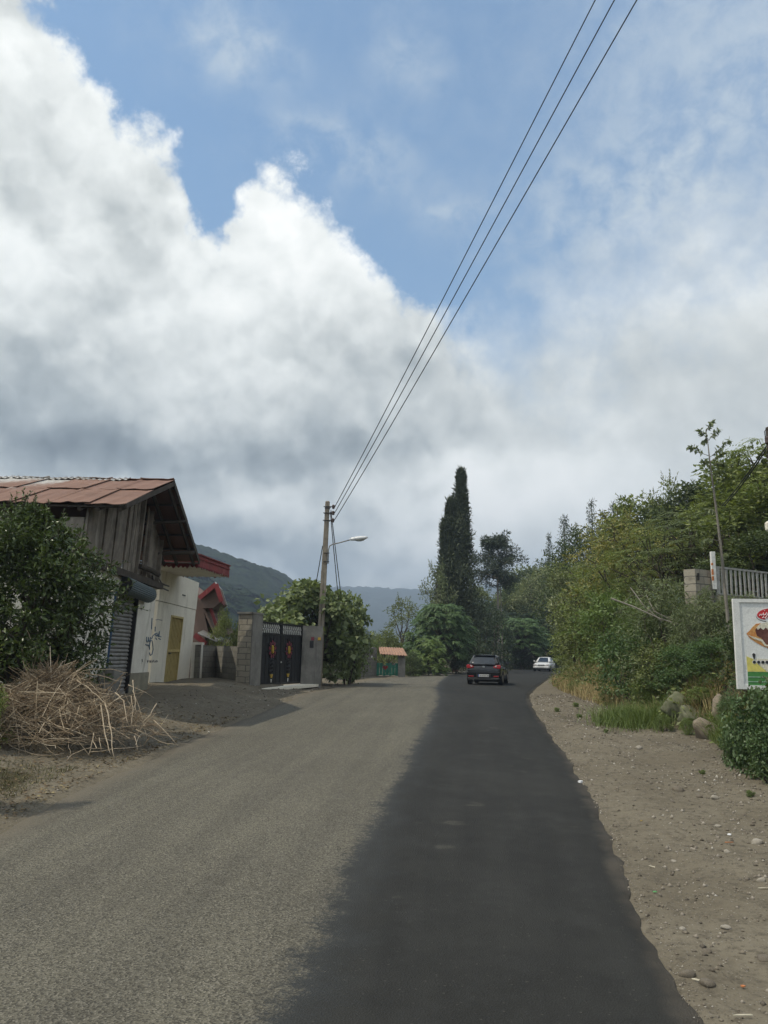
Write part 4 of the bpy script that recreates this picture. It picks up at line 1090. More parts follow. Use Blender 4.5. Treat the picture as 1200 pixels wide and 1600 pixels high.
        for yy in details['doors'][:2]: hd = MB(); hd.box((sx * (W_ / 2 - .03), yy + .10, zb - .20), (sx * (W_ / 2 + .018), yy + .27, zb - .165)); hd.build('door_handle', paint, t)
    us = MB(); us.box((-W_ / 2 + .16, stations[0][0] + .25, .16), (W_ / 2 - .16, stations[-1][0] - .25, .34)); us.build('underside', M['underside'], t)
    t.location = loc; t.rotation_euler = (0, 0, rz)
    return t
def slabpart(t, nm, m, pts, y0, y1, bevel=0):
    """outline in x,z extruded along y"""
    mb = MB(); mb.loft([[(p[0], y0, p[1]) for p in pts], [(p[0], y1, p[1]) for p in pts]]); return mb.build(nm, m, t, bevel=bevel)
def finish_at(fn, loc, rz):
    fn()
def black_car():
    q = hit(762, 1071)
    loc = at(764, 1071, 41.2); loc = Vector((loc.x, 41.4, float(prof(41.4)) + .02))
    st = [(-2.02, .42, .66, .70), (-2.00, .30, .86, .82), (-1.86, .24, .965, .845), (-1.3, .20, .99, .86), (-.3, .20, .96, .86), (.6, .20, .93, .86), (1.2, .22, .90, .855), (1.75, .25, .80, .82), (1.98, .32, .66, .70), (2.02, .42, .56, .60)]
    t = car('hatchback_car', 'black hatchback with red tail lamps driving away on the fresh asphalt', M['carblack'], (0, 0, 0), 0, 4.04, 1.72, 1.455, st,
            (-1.93, -1.52, .30, 1.08, .56, .93, .775), dict(axles=(-1.30, 1.27), r=.305, mirror=.55, doors=(-.85, .12, 1.02)))
    t.location = (0, 0, 0)
    for sx in (-1, 1):
        o = slabpart(t, 'tail_lamp', M['tail'], [(sx * .46, .87), (sx * .52, .815), (sx * .80, .79), (sx * .84, .90), (sx * .80, .98), (sx * .60, .955)], -2.018, -1.80, .02)
        slabpart(o, 'reversing_lens', M['tailclear'], [(sx * .53, .90), (sx * .60, .87), (sx * .66, .93), (sx * .60, .955)], -2.030, -2.0)
        slabpart(t, 'reflector', M['tail'], [(sx * .48, .40), (sx * .72, .40), (sx * .73, .46), (sx * .48, .455)], -2.025, -1.98, .008)
    slabpart(t, 'rear_bumper', M['trim'], [(-.72, .24), (.72, .24), (.78, .36), (-.78, .36)], -2.022, -1.9, .03)
    slabpart(t, 'bumper_step', M['carblack'], [(-.80, .585), (.80, .585), (.80, .63), (-.80, .63)], -2.075, -1.95, .02)
    o = slabpart(t, 'number_plate', M['plate'], [(-.26, .40), (.26, .40), (.26, .515), (-.26, .515)], -2.052, -2.02)
    slabpart(o, 'plate_band', M['plateblue'], [(-.26, .402), (-.222, .402), (-.222, .513), (-.26, .513)], -2.056, -2.04)
    mk = MB()
    for i, x in enumerate((-.17, -.12, -.05, .02, .07, .12, .19, .23)):
        mk.box((x - .014, -2.056, .425), (x + .014, -2.045, .49 if i % 2 else .48))
    mk.build('plate_digits', M['ink'], o)
    slabpart(t, 'plate_recess', M['trim'], [(-.34, .37), (.34, .37), (.36, .55), (-.36, .55)], -2.035, -1.95, .01)
    e = MB(); e.loft([[(.065 * math.cos(a), y_, .875 + .035 * math.sin(a)) for a in [2 * math.pi * k / 16 for k in range(16)]] for y_ in (-2.03, -1.95)]); e.build('badge', M['chrome'], t)
    w = MB(); w.bar((0, -1.99, 1.0), (.40, -1.955, 1.07), .03, .02); w.build('rear_wiper', M['trim'], t)
    s = slabpart(t, 'roof_spoiler', M['carblack'], [(-.54, 1.415), (.54, 1.415), (.52, 1.44), (-.52, 1.44)], -1.64, -1.42, .02)
    x = MB(); x.tube([(-.5, -1.95, .25), (-.5, -2.03, .245)], .03, 10); x.build('exhaust', M['chrome'], t)
    a = MB(); a.tube([(0, -1.1, 1.46), (0, -1.32, 1.60)], .006, 5); a.build('aerial', M['trim'], t)
    t.location = loc; t.rotation_euler = (0, 0, R(-14))
black_car()
def white_car():
    loc = at(851, 1050, 84); loc = Vector((loc.x, 84, float(prof(84)) + .02))
    st = [(-2.25, .42, .70, .66), (-2.22, .32, .88, .80), (-2.0, .25, .93, .84), (-1.3, .21, .95, .86), (0, .2, .93, .86), (1.0, .2, .92, .86), (1.3, .22, .90, .85), (1.9, .24, .82, .82), (2.2, .30, .72, .76), (2.25, .40, .60, .66)]
    t = car('sedan_car', 'white saloon car coming round the bend towards the viewer', M['carwhite'], (0, 0, 0), 0, 4.5, 1.72, 1.46, st,
            (-1.75, -1.15, .25, 1.10, .56, .92, .77), dict(axles=(-1.38, 1.38), r=.31, mirror=.65, doors=(-.95, .1, 1.1)))
    t.location = (0, 0, 0)
    for sx in (-1, 1): slabpart(t, 'headlight', M['tailclear'], [(sx * .40, .60), (sx * .76, .61), (sx * .77, .74), (sx * .42, .71)], 2.05, 2.255, .02)
    slabpart(t, 'grille', M['trim'], [(-.34, .60), (.34, .60), (.36, .70), (-.36, .70)], 2.1, 2.268, .01)
    slabpart(t, 'front_bumper', M['carwhite'], [(-.80, .34), (.80, .34), (.80, .52), (-.80, .52)], 2.0, 2.31, .04)
    slabpart(t, 'air_intake', M['trim'], [(-.5, .22), (.5, .22), (.5, .32), (-.5, .32)], 2.0, 2.29, .01)
    slabpart(t, 'number_plate', M['plate'], [(-.26, .40), (.26, .40), (.26, .51), (-.26, .51)], 2.2, 2.325)
    t.location = loc; t.rotation_euler = (0, 0, R(180 - 20))
white_car()

# ------------------------------------------------------------------ advertising board on the right verge
M['board'] = rough_mat('white_printed_board', (.74,.745,.72), (.68,.685,.66), 2, .55, .05, (.50,.51,.50))
M['boardframe'] = rough_mat('white_metal_frame', (.72,.72,.69), (.63,.63,.60), 3, .6, .1)
M['redprint'] = plain('red_print', (.52,.025,.03), .5); M['wafer'] = rough_mat('wafer_print', (.50,.20,.06), (.62,.36,.13), 14, .6, 0, (.36,.11,.03))
M['choc'] = rough_mat('chocolate_print', (.10,.035,.030), (.17,.075,.06), 9, .6, 0); M['cream'] = plain('cream_print', (.66,.62,.50), .6, vary=.15, scale=40)
M['yellowprint'] = plain('yellow_print', (.62,.55,.14), .6); M['greenprint'] = plain('green_print', (.055,.21,.05), .6); M['stripe'] = plain('pale_green_print', (.40,.52,.44), .6)
M['whiteprint'] = plain('white_print', (.72,.72,.72), .6)
def sign():
    Y = 13.4
    TL, BL = at(1144.5, 935.5, Y), at(1152.5, 1076.5, Y)
    ux = Vector((1, -.10, 0)).normalized(); un = Vector((-.10, -1, 0)).normalized()
    t = thing('advertising_board', 'white advertising board with an ice cream picture and a green band on the verge', 'sign', (TL.x + .6, Y, tz(TL.x + .6, Y)))
    Hh = TL.z - BL.z; Wd = 2.05; lean_ = (BL - TL); lean_ = Vector((lean_.x, 0, -Hh))
    def S(u, v, o=0.0):      # u, v in metres from the top-left corner
        return TL + ux * u + lean_ * (v / Hh) + un * o
    def flat(nm, m, poly, o, par, th=.004, lab=None):
        mb = MB(); mb.loft([[S(u, v, o) for u, v in poly], [S(u, v, o + th) for u, v in poly]]); ob = mb.build(nm, m, par)
        if lab: ob['label'] = lab
        return ob
    def rect(u0, v0, u1, v1): return [(u0, v0), (u1, v0), (u1, v1), (u0, v1)]
    pn = flat('panel', M['board'], rect(.09, .055, Wd - .09, Hh - .06), -.01, t, .01)
    mb = MB()
    for r in (rect(0, 0, .10, Hh), rect(Wd - .10, 0, Wd, Hh), rect(.10, 0, Wd - .10, .06), rect(.10, Hh - .065, Wd - .10, Hh)): mb.loft([[S(u, v, -.05) for u, v in r], [S(u, v, .018) for u, v in r]])
    fr = mb.build('frame', M['boardframe'], t)
    for u in (.35, Wd - .35): mb = MB(); mb.tube([S(u, .2, -.08), Vector((S(u, Hh, -.08).x, S(u, Hh, -.08).y, tz(S(u, Hh).x, Y) - .2))], .03, 8); mb.build('post', M['shutter'], t)
    k = Hh / 140.0           # metres per photo pixel on the board
    def U(px): return (px - 1144.5) * k * 1.0
    def V(py): return (py - 935.5) * k
    # lower bands
    flat('green_band', M['greenprint'], rect(U(1161), V(1049), Wd - .10, V(1069.5)), .001, pn)
    for y_ in (1056.3, 1063.5): flat('band_stripe', M['stripe'], rect(U(1161), V(y_), Wd - .10, V(y_ + .9)), .0055, pn)
    flat('yellow_band', M['yellowprint'], [(U(1160.5), V(1025)), (U(1170), V(1029)), (U(1178), V(1038)), (U(1190), V(1048.6)), (U(1161), V(1048.6))], .0015, pn)
    flat('pale_band', M['cream'], [(U(1170.2), V(1028.6)), (Wd - .10, V(1030)), (Wd - .10, V(1048.6)), (U(1190.5), V(1048.6)), (U(1178.5), V(1037.5))], .0015, pn)
    # speech bubble
    def blob(cx, cy_, rx, ry, n=28, wob=0.0, rot=0.0, sd=0):
        rg = random.Random(sd); out = []
        for i in range(n):
            a = 2 * math.pi * i / n; w = 1 + rg.uniform(-wob, wob); x, y = rx * math.cos(a) * w, ry * math.sin(a) * w
            out.append((U(cx + x * math.cos(rot) - y * math.sin(rot)), V(cy_ + x * math.sin(rot) + y * math.cos(rot))))
        return out
    flat('bubble_rim', M['ink'], blob(1198.6, 960.8, 20, 10.3, rot=-.12), .001, pn, .001); flat('bubble_rim', M['whiteprint'], blob(1198.4, 960.2, 19.5, 9.8, rot=-.12), .0025, pn, .001)
    bo = flat('speech_bubble', M['redprint'], blob(1198.5, 959, 18.5, 8.6, rot=-.14), .004, pn); flat('bubble_tail', M['whiteprint'], [(U(1192), V(966)), (U(1201), V(966)), (U(1194.5), V(973))], .0045, pn)
    mb = MB()
    for st in ([(1183.5,962),(1185,959.5),(1186.5,961.5),(1188,959),(1189.5,961.5),(1190,957)], [(1190.5,961),(1193,960),(1194.5,956.5),(1196,960),(1194.5,962.5)], [(1197,959.5),(1198,955),(1199.5,959),(1202,958),(1204,954.5),(1206,958.5)], [(1188,965.5),(1190,963.5),(1192,965.5),(1194,963),(1196,965),(1199,963.5),(1204,962.5)], [(1191.5,953.5),(1192.5,954)], [(1200,952.5),(1201.5,952)]):
        mb.tube([S(U(a), V(b_), .0105) for a, b_ in st], .0062, 5)
    mb.build('bubble_writing', M['whiteprint'], bo)
    # ice cream in a wafer shell
    wf = flat('wafer_shell', M['wafer'], [(U(a), V(b_)) for a, b_ in ((1162.5,990),(1167,986),(1172,980),(1178,974.5),(1185,973.5),(1190,978),(1215,976),(1232,974),(1238,982),(1240,992),(1234,1003),(1222,1010),(1208,1013.5),(1196,1013),(1186,1009),(1176,1003.5),(1167,997))], .001, pn)
    flat('chocolate_scoop', M['choc'], [(U(a), V(b_)) for a, b_ in ((1176,984),(1180,979.5),(1188,977),(1200,975.5),(1212,977),(1222,982),(1227,990),(1226,1000),(1215,1006),(1200,1006.5),(1190,1005.5),(1185,997),(1178,993))], .0055, wf)
    flat('cream_top', M['cream'], [(U(a), V(b_)) for a, b_ in ((1178,980.5),(1184,974.5),(1194,972),(1206,971.5),(1218,975),(1224,982),(1219,981),(1216,986),(1211,981),(1206,985),(1201,980),(1197,986),(1192,980),(1188,984),(1184,980.5),(1180,984))], .010, wf)
    flat('wafer_rim', M['cream'], [(U(a), V(b_)) for a, b_ in ((1164,992),(1176,996),(1186,999),(1191,1007),(1200,1007.5),(1218,1007),(1232,999),(1219,1009),(1200,1010),(1189,1009),(1184,1001.5),(1174,998.5))], .010, wf, .002)
    # writing: an exclamation mark, four dots and the start of a word
    for nm, c in ((('writing_shadow'), 1.25), ('writing', 1.0)):
        mb = MB(); o = .002 if c > 1 else .0065
        for px in (1171.8, 1178.3, 1184.6, 1190.8): mb.loft([[S(u, v, o) for u, v in blob(px, 1034, 2.5 * c, 2.35 * c, 14)], [S(u, v, o + .004) for u, v in blob(px, 1034, 2.5 * c, 2.35 * c, 14)]])
        ex = [(1169.3,1021.5),(1171.5,1020),(1174,1021.5),(1173.6,1025),(1172.6,1029.5),(1171.4,1029.5),(1169.8,1025)]
        cx, cy_ = 1171.6, 1024.7; e2 = [(cx + (a - cx) * c, cy_ + (b_ - cy_) * c) for a, b_ in ex]
        mb.loft([[S(U(a), V(b_), o) for a, b_ in e2], [S(U(a), V(b_), o + .004) for a, b_ in e2]])
        lp = [(1207,1024),(1202,1023),(1199,1027),(1199,1032),(1202,1035.5),(1209,1035),(1218,1034),(1221,1026),(1222,1034),(1232,1034),(1234,1022)]
        mb.tube([S(U(a), V(b_), o) for a, b_ in lp], .018 * c, 6)
        mb.build(nm, M['ink'] if c == 1.0 else M['whiteprint'], pn)
sign()

# ------------------------------------------------------------------ foliage
def leafmat(name, c1, c2, c3, rough=.5, trans=.28, clump=.9):
    m, g, b = newmat(name); geo = g.new('ShaderNodeNewGeometry'); oi = g.new('ShaderNodeObjectInfo'); v = coord(g)
    r = geo.outputs['Random Per Island']
    n = g.noise(v, clump, 3, .6)
    c = g.mix(g.ss(g.add(g.mul(n, .75), g.mul(r, .25)), .36, .64), c1, c2)
    c = g.mix(g.mul(g.ss(r, .72, .98), .75), c, c3)
    h = g.new('ShaderNodeHueSaturation'); g.put(h.inputs['Color'], c); g.put(h.inputs['Value'], g.lin(oi.outputs['Random'], 0, 1, .88, 1.12)); g.put(h.inputs['Hue'], g.lin(r, 0, 1, .487, .513))
    g.l.new(h.outputs[0], b.inputs['Base Color']); b.inputs['Roughness'].default_value = rough; b.inputs['Specular IOR Level'].default_value = .35
    tr = g.new('ShaderNodeBsdfTranslucent'); g.l.new(g.mix(1.0, h.outputs[0], (1.25, 1.3, .75), 'MULTIPLY'), tr.inputs[0])
    mx = g.new('ShaderNodeMixShader'); mx.inputs[0].default_value = trans
    out = m.node_tree.nodes['Material Output']
    g.l.new(b.outputs[0], mx.inputs[1]); g.l.new(tr.outputs[0], mx.inputs[2]); g.l.new(mx.outputs[0], out.inputs['Surface'])
    return m
LM = {
 'orange': leafmat('orange_tree_leaf', (0.046,0.069,0.020), (0.074,0.105,0.028), (0.123,0.154,0.049), .33, .18, 1.5),
 'broad':  leafmat('broad_leaf', (0.096,0.122,0.040), (0.158,0.185,0.056), (0.242,0.254,0.092), clump=.6),
 'dark':   leafmat('dark_leaf', (0.048,0.071,0.027), (0.084,0.110,0.040), (0.131,0.153,0.062), clump=.6),
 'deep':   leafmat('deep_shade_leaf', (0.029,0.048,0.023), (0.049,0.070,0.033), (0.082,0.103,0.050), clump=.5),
 'bright': leafmat('bright_green_leaf', (0.090,0.139,0.036), (0.139,0.192,0.055), (0.197,0.238,0.089), clump=1.0),
 'green':  leafmat('mid_green_leaf', (0.066,0.116,0.043), (0.099,0.157,0.058), (0.151,0.209,0.085), clump=.9),
 'olive':  leafmat('olive_leaf', (0.128,0.168,0.049), (0.196,0.229,0.065), (0.274,0.293,0.101), clump=.6),
 'grey':   leafmat('grey_green_leaf', (0.119,0.150,0.070), (0.172,0.203,0.097), (0.249,0.272,0.140), clump=.8),
 'yellow': leafmat('yellowing_leaf', (0.148,0.167,0.046), (0.220,0.198,0.053), (0.299,0.246,0.083), clump=.5),
 'pale':   leafmat('pale_backed_leaf', (0.131,0.160,0.069), (0.195,0.220,0.101), (0.408,0.398,0.232), clump=.8),
 'fig':    leafmat('fig_leaf', (0.138,0.178,0.072), (0.193,0.238,0.100), (0.311,0.339,0.185), .6, .25, .9),
 'conifer':leafmat('conifer_needle', (0.036,0.055,0.034), (0.058,0.077,0.046), (0.086,0.106,0.062), .7, .05, 1.2),
 'cypress':leafmat('cypress_needle', (0.055,0.072,0.040), (0.090,0.109,0.058), (0.138,0.152,0.082), .8, .05, 1.0),
 'vine':   leafmat('vine_leaf', (0.069,0.113,0.043), (0.103,0.155,0.062), (0.172,0.226,0.108), .45, .25, 1.5),
 'drygrass': leafmat('dry_grass', (0.285,0.226,0.111), (0.395,0.308,0.156), (0.541,0.443,0.240), .8, .15, 1.5),
 'weed':   leafmat('green_weed', (0.100,0.145,0.041), (0.149,0.201,0.056), (0.237,0.257,0.095), .6, .25, 1.5),
 'litter': leafmat('dead_leaf', (0.123,0.089,0.049), (0.180,0.131,0.070), (0.295,0.231,0.126), .9, .05, 2),
}
BARK = rough_mat('bark', (.085,.070,.052), (.055,.046,.036), 6, .95, .6, fine=30); PALEBARK = rough_mat('pale_bark', (.23,.21,.175), (.16,.145,.12), 6, .9, .4, fine=30)
REDBARK = rough_mat('red_brown_bark', (.20,.115,.075), (.13,.08,.055), 6, .9, .5, fine=30)
def unit(a): return a / np.maximum(np.linalg.norm(a, axis=-1, keepdims=True), 1e-9)
def leaf_arrays(P, D, N, L, Wd, fold=.18):
    """folded four-point leaves"""
    D = unit(D); S = unit(np.cross(D, N)); N = np.cross(S, D)
    L = L[:, None]; Wd = Wd[:, None]
    a = P; t = P + D * L; l = P + D * L * .45 + S * Wd * .5 + N * Wd * fold; r = P + D * L * .45 - S * Wd * .5 + N * Wd * fold
    V = np.stack([a, r, t, l], 1).reshape(-1, 3); k = np.arange(len(P))[:, None] * 4
    F = np.concatenate([k + np.array([[0, 1, 2]]), k + np.array([[0, 2, 3]])], 1).reshape(-1, 3)
    return V, F
def clump_leaves(rs, cen, rad, n, L, asp=.45, up=.5, droop=.15, flat=.8):
    """n leaves round each clump centre"""
    K = len(cen); P = rs.normal(size=(K, n, 3)); P = unit(P) * (rs.random((K, n, 1)) ** .45)
    P[..., 2] *= flat
    out = P.copy(); W_ = cen[:, None, :] + P * np.asarray(rad).reshape(-1, 1, 1)
    D = unit(out) + rs.normal(size=out.shape) * .55; D[..., 2] -= droop
    N = rs.normal(size=out.shape) * .55 + unit(out) * .35; N[..., 2] += up
    l = L * rs.uniform(.65, 1.25, (K, n))
    return leaf_arrays(W_.reshape(-1, 3), D.reshape(-1, 3), N.reshape(-1, 3), l.ravel(), (l * asp * rs.uniform(.8, 1.2, (K, n))).ravel())
def tubes_np(segs, n=5):
    """segs: list of (points, radii)"""
    mb = MB()
    for p, r in segs: mb.tube(p, r, n, cap=False)
    return mb
PROTO = {}
def make_proto(key, V, F, limbs, h, r):
    PROTO[key] = dict(V=V, F=F, limbs=limbs, h=h, r=r, me=None, tm={})
def wig(rs, a, b, k=5, amp=.06):
    a, b = np.array(a, float), np.array(b, float); t = np.linspace(0, 1, k)[:, None]
    p = a + (b - a) * t; d = np.linalg.norm(b - a); p[1:-1] += rs.normal(size=(k - 2, 3)) * amp * d; return p
def proto_broad(key, seed, h=6.0, r=2.2, base=.28, boughs=10, clumps=19, n=46, L=.185, cr=.44, asp=.5, droop=.15, spread=.55, stems=1, low=False, shoots=46, sl=.30):
    rs = np.random.RandomState(seed); limbs = []; cen = []
    trunk_top = np.array([rs.normal() * .15, rs.normal() * .15, h * (base + .18)])
    stems_pts = []
    for s in range(stems):
        a = 2 * np.pi * s / max(stems, 1) + rs.rand(); off = .12 * (stems > 1)
        b0 = np.array([off * np.cos(a), off * np.sin(a), -.25]); t = trunk_top + np.array([np.cos(a), np.sin(a), 0]) * r * .3 * (stems > 1)
        limbs.append((wig(rs, b0, t, 6, .025), list(np.linspace(.024 * h, .012 * h, 6) * (1 if stems == 1 else .6)))); stems_pts.append(t)
    for i in range(boughs):
        a = 2 * np.pi * i * .382 + rs.normal() * .35; f = (i + .5) / boughs
        zz = h * (base + (1 - base) * (.10 + .80 * f)) ; env = np.sqrt(max(.05, 1 - ((f - .42) / .66) ** 2))
        rr = r * env * rs.uniform(.35, .66) * (1 if f < .9 else .4)
        c = np.array([rr * np.cos(a), rr * np.sin(a), zz]); br = r * rs.uniform(.34, .52) * (1.0 - .25 * f)
        limbs.append((wig(rs, stems_pts[i % stems] * np.array([1, 1, rs.uniform(.6, 1.0)]), c, 5, .05), [.011 * h, .008 * h, .006 * h, .004 * h, .002 * h]))
        d = unit(rs.normal(size=(clumps, 3)) + np.array([np.cos(a) * .25, np.sin(a) * .25, .22])) * (rs.random((clumps, 1)) ** .33) * br
        d[:, 2] *= .85; cc = c + d; cen.append(cc)
        for q in cc[::3]: limbs.append((wig(rs, c, q, 3, .04), [.003 * h, .002 * h, .001 * h]))
    cen = np.concatenate(cen); cen[:, 2] = np.clip(cen[:, 2], .12 * h * (0 if low else 1) + .08, h * .985)
    V, F = clump_leaves(rs, cen, cr * rs.uniform(.6, 1.25, len(cen)), n, L, asp, droop=droop)
    mid_ = np.array([0, 0, h * (base + (1 - base) * .45)]); out = unit(cen - mid_); pick = np.argsort(-(np.linalg.norm((cen - mid_) * np.array([1 / r, 1 / r, 2 / h]), axis=1) + rs.rand(len(cen)) * .35))[:shoots]
    Ps, Ds, Ns, Ls = [], [], [], []
    for q in pick:                                     # leafy shoots that break the outline
        d = unit(out[q] + rs.normal(size=3) * .35 + np.array([0, 0, .35 - droop])); ln = r * sl * rs.uniform(.5, 1.25); m_ = max(6, int(ln / L * 3.2)); t = np.linspace(.05, 1, m_)[:, None]
        pts = cen[q] + d * t * ln + np.array([0, 0, -1]) * t ** 2 * ln * droop * .8; limbs.append((pts[[0, m_ // 2, -1]], [.0022 * h, .0014 * h, .0006 * h]))
        Ps.append(pts); Ds.append(d * .6 + rs.normal(size=pts.shape) * .6); Ns.append(rs.normal(size=pts.shape) * .5 + np.array([0, 0, .6])); Ls.append(L * rs.uniform(.6, 1.15, m_) * (1.1 - .5 * t[:, 0]))
    P_, D_, N_, L_ = np.concatenate(Ps), np.concatenate(Ds), np.concatenate(Ns), np.concatenate(Ls)
    V2, F2 = leaf_arrays(P_, D_, N_, L_, L_ * asp); F = np.concatenate([F, F2 + len(V)]); V = np.concatenate([V, V2])
    make_proto(key, V, F, limbs, h, r)
def proto_frond(key, seed, h=5.0, r=2.4, base=.3, tips=70, n=9, L=.16, flen=.75, low=False):
    """compound drooping fronds, each with pairs of narrow leaflets"""
    rs = np.random.RandomState(seed); limbs = [(wig(rs, (0, 0, -.2), (0, 0, h * .6), 6, .02), list(np.linspace(.02 * h, .01 * h, 6)))]
    Ps, Ds, Ns, Ls = [], [], [], []
    for i in range(tips):
        u = rs.rand(); a = 2 * np.pi * i * .382 + rs.normal() * .2; f = rs.beta(1.3, 1.1)
        env = np.sqrt(max(.03, 1 - ((f - .35) / .68) ** 2)); rr = r * env * rs.uniform(.45, .95)
        tip = np.array([rr * np.cos(a), rr * np.sin(a), h * (base + (1 - base) * f * .93)])
        st = np.array([0, 0, h * (base * .6 + (1 - base) * f * .55)])
        if i % 2 == 0: limbs.append((wig(rs, st, tip, 4, .05), [.006 * h, .004 * h, .003 * h, .0015 * h]))
        for k in range(6):
            fa = a + rs.normal() * .9; d0 = np.array([np.cos(fa), np.sin(fa), rs.uniform(.1, .7)]); d0 /= np.linalg.norm(d0); fl = flen * rs.uniform(.7, 1.2)
            t = np.linspace(.12, 1, n)[:, None]; pts = tip + d0 * t * fl + np.array([0, 0, -1]) * (t ** 2) * fl * rs.uniform(.35, .75)
            dd = unit(np.gradient(pts, axis=0)); sd = unit(np.cross(dd, np.array([0, 0, 1.0])))
            for sg in (-1, 1):
                Ps.append(pts); Ds.append(sd * sg + dd * .45 + np.array([0, 0, -.35])); Ns.append(np.cross(dd, sd * sg) * sg * -1 + rs.normal(size=pts.shape) * .25 + np.array([0, 0, .6])); Ls.append(L * (1 - .35 * np.abs(t[:, 0] - .5)) * rs.uniform(.8, 1.2))
    P, D, N, Ln = np.concatenate(Ps), np.concatenate(Ds), np.concatenate(Ns), np.concatenate(Ls)
    V, F = leaf_arrays(P, D, N, Ln, Ln * .36); make_proto(key, V, F, limbs, h, r)
def proto_conifer(key, seed, h=8.0, r=1.7, L=.22):
    rs = np.random.RandomState(seed); limbs = [(np.array([(0, 0, -.2), (0, 0, h * .5), (0, 0, h * .98)]), [.02 * h, .01 * h, .002 * h])]; cen = []
    z = h * .1
    while z < h * .985:
        f = z / h; rr = r * (1 - f) ** .85 * rs.uniform(.8, 1.1) + .04; m = max(3, int(9 * (1 - f) + 2))
        for i in range(m):
            a = 2 * np.pi * (i + rs.rand() * .6) / m; q = np.linspace(.3, 1, max(2, int(rr / .22)))
            for t in q: cen.append((rr * t * np.cos(a), rr * t * np.sin(a), z - .22 * rr * t + .06 * rs.normal()))
        z += h * .036 * rs.uniform(.8, 1.2)
    cen = np.array(cen); V, F = clump_leaves(rs, cen, np.full(len(cen), .19), 13, L, .22, .2, .35); make_proto(key, V, F, limbs, h, r)
def proto_cypress(key, seed, h=16.0, r=1.9):
    """two dense spires and a ragged skirt"""
    rs = np.random.RandomState(seed); limbs = [(np.array([(0, 0, -.3), (.1, 0, h * .4), (.35, 0, h * .97)]), [.28, .17, .02]), (np.array([(-.1, 0, h * .2), (-.7, 0, h * .5), (-.85, 0, h * .78)]), [.13, .09, .02])]
    cen = []; tl = []
    for (x0, x1, z0, z1, rad, n) in ((.25, .55, h * .08, h, 1.9, 1400), (-.25, -.38, h * .10, h * .85, 1.55, 1000), (-.7, -.9, h * .1, h * .74, 1.3, 500)):
        f = rs.rand(n) ** .8; z = z0 + (z1 - z0) * f
        prof_ = rad * np.minimum(1, (f + .12) * 4.5) * np.clip(1 - f, 0.010, 1) ** 1.02 * 1.12
        a = rs.rand(n) * 2 * np.pi; q = rs.random(n) ** .3 * (1 + .22 * np.sin(a * 3 + z * 1.7))
        prof_ = prof_ * (1 + .5 * fbm(a * 1.3 + x0 * 5, z, 1.3, 2, seed)) * np.where(rs.rand(n) < .16, rs.uniform(1.1, 1.6, n), 1)
        cen.append(np.stack([x0 + (x1 - x0) * f + prof_ * q * np.cos(a), prof_ * q * np.sin(a), z], 1))
    cen = np.concatenate(cen); V, F = clump_leaves(rs, cen, rs.uniform(.20, .46, len(cen)), 17, .32, .30, .1, -.75, 1.6)
    make_proto(key, V, F, limbs, h, r)
def proto_pine(key, seed, h=13.0, r=2.6):
    rs = np.random.RandomState(seed); limbs = [(np.array([(0, 0, -.3), (.15, .1, h * .3), (.05, 0, h * .6), (.2, 0, h * .95)]), [.17, .14, .11, .03])]; cen = []
    for i in range(38):
        f = rs.beta(1.2, 1.1); z = h * (.60 + .37 * f); a = 2 * np.pi * i * .382; rr = r * np.sin(np.pi * (.14 + .78 * f)) * rs.uniform(.55, 1.2)
        c = np.array([rr * np.cos(a), rr * np.sin(a), z + .12 * rr]); limbs.append((wig(rs, (.1, 0, z - .3), c, 4, .04), [.06, .045, .03, .015]))
        for t in np.linspace(.35, 1, 5): cen.append(np.array([.1, 0, z - .3]) * (1 - t) + c * t + rs.normal(size=3) * .16)
    cen = np.array(cen); V, F = clump_leaves(rs, cen, rs.uniform(.34, .62, len(cen)), 62, .32, .22, .3, -.2, .7); make_proto(key, V, F, limbs, h, r)

proto_broad('broad_a', 1); proto_broad('broad_b', 2, h=7, r=2.5, boughs=11, base=.22); proto_broad('broad_c', 3, h=5.5, r=2.4, boughs=10, base=.18, L=.15)
proto_broad('loose', 4, h=6, r=2.0, boughs=11, clumps=9, n=26, L=.16, cr=.36, base=.2, spread=.7)
proto_broad('bush_a', 5, h=2.6, r=1.7, base=.02, boughs=14, clumps=13, n=38, L=.115, cr=.27, stems=4, low=True)
proto_broad('bush_b', 6, h=3.0, r=1.6, base=.03, boughs=13, clumps=14, n=40, L=.10, cr=.25, stems=5, low=True)
proto_broad('bush_wild', 16, h=3.0, r=1.7, base=.10, boughs=15, clumps=10, n=34, L=.12, cr=.25, stems=5, low=True, droop=.3)
proto_broad('willow', 7, h=3.0, r=1.7, base=.05, boughs=14, clumps=16, n=40, L=.14, asp=.2, cr=.28, stems=4, low=True, droop=.55)
proto_broad('vine', 8, h=1.5, r=.95, base=.02, boughs=14, clumps=11, n=17, L=.095, asp=.85, cr=.17, stems=4, low=True, droop=.5)
proto_broad('fig', 9, h=4.6, r=2.3, base=.12, boughs=20, clumps=13, n=20, L=.27, asp=.85, cr=.34, stems=4, low=True, droop=.45)
proto_broad('orange', 10, h=4.0, r=1.75, base=.07, boughs=24, clumps=24, n=42, L=.12, asp=.40, cr=.22, stems=2, low=True, droop=.2, shoots=150, sl=.26)
proto_broad('yellowing', 11, h=6.0, r=2.4, boughs=13, clumps=13, n=36, L=.12, cr=.36, base=.12, droop=.35, stems=2)
proto_frond('frond', 12, h=5.0, r=2.4, tips=190, n=8, L=.24, flen=.8); proto_frond('frond_bush', 13, h=3.2, r=1.8, base=.05, tips=130, n=8, L=.18, flen=.6)
proto_frond('feather', 14, h=6.0, r=2.5, base=.15, tips=90, n=8, L=.11, flen=.6)
proto_conifer('conifer', 15); proto_cypress('cypress', 17); proto_pine('pine', 18)

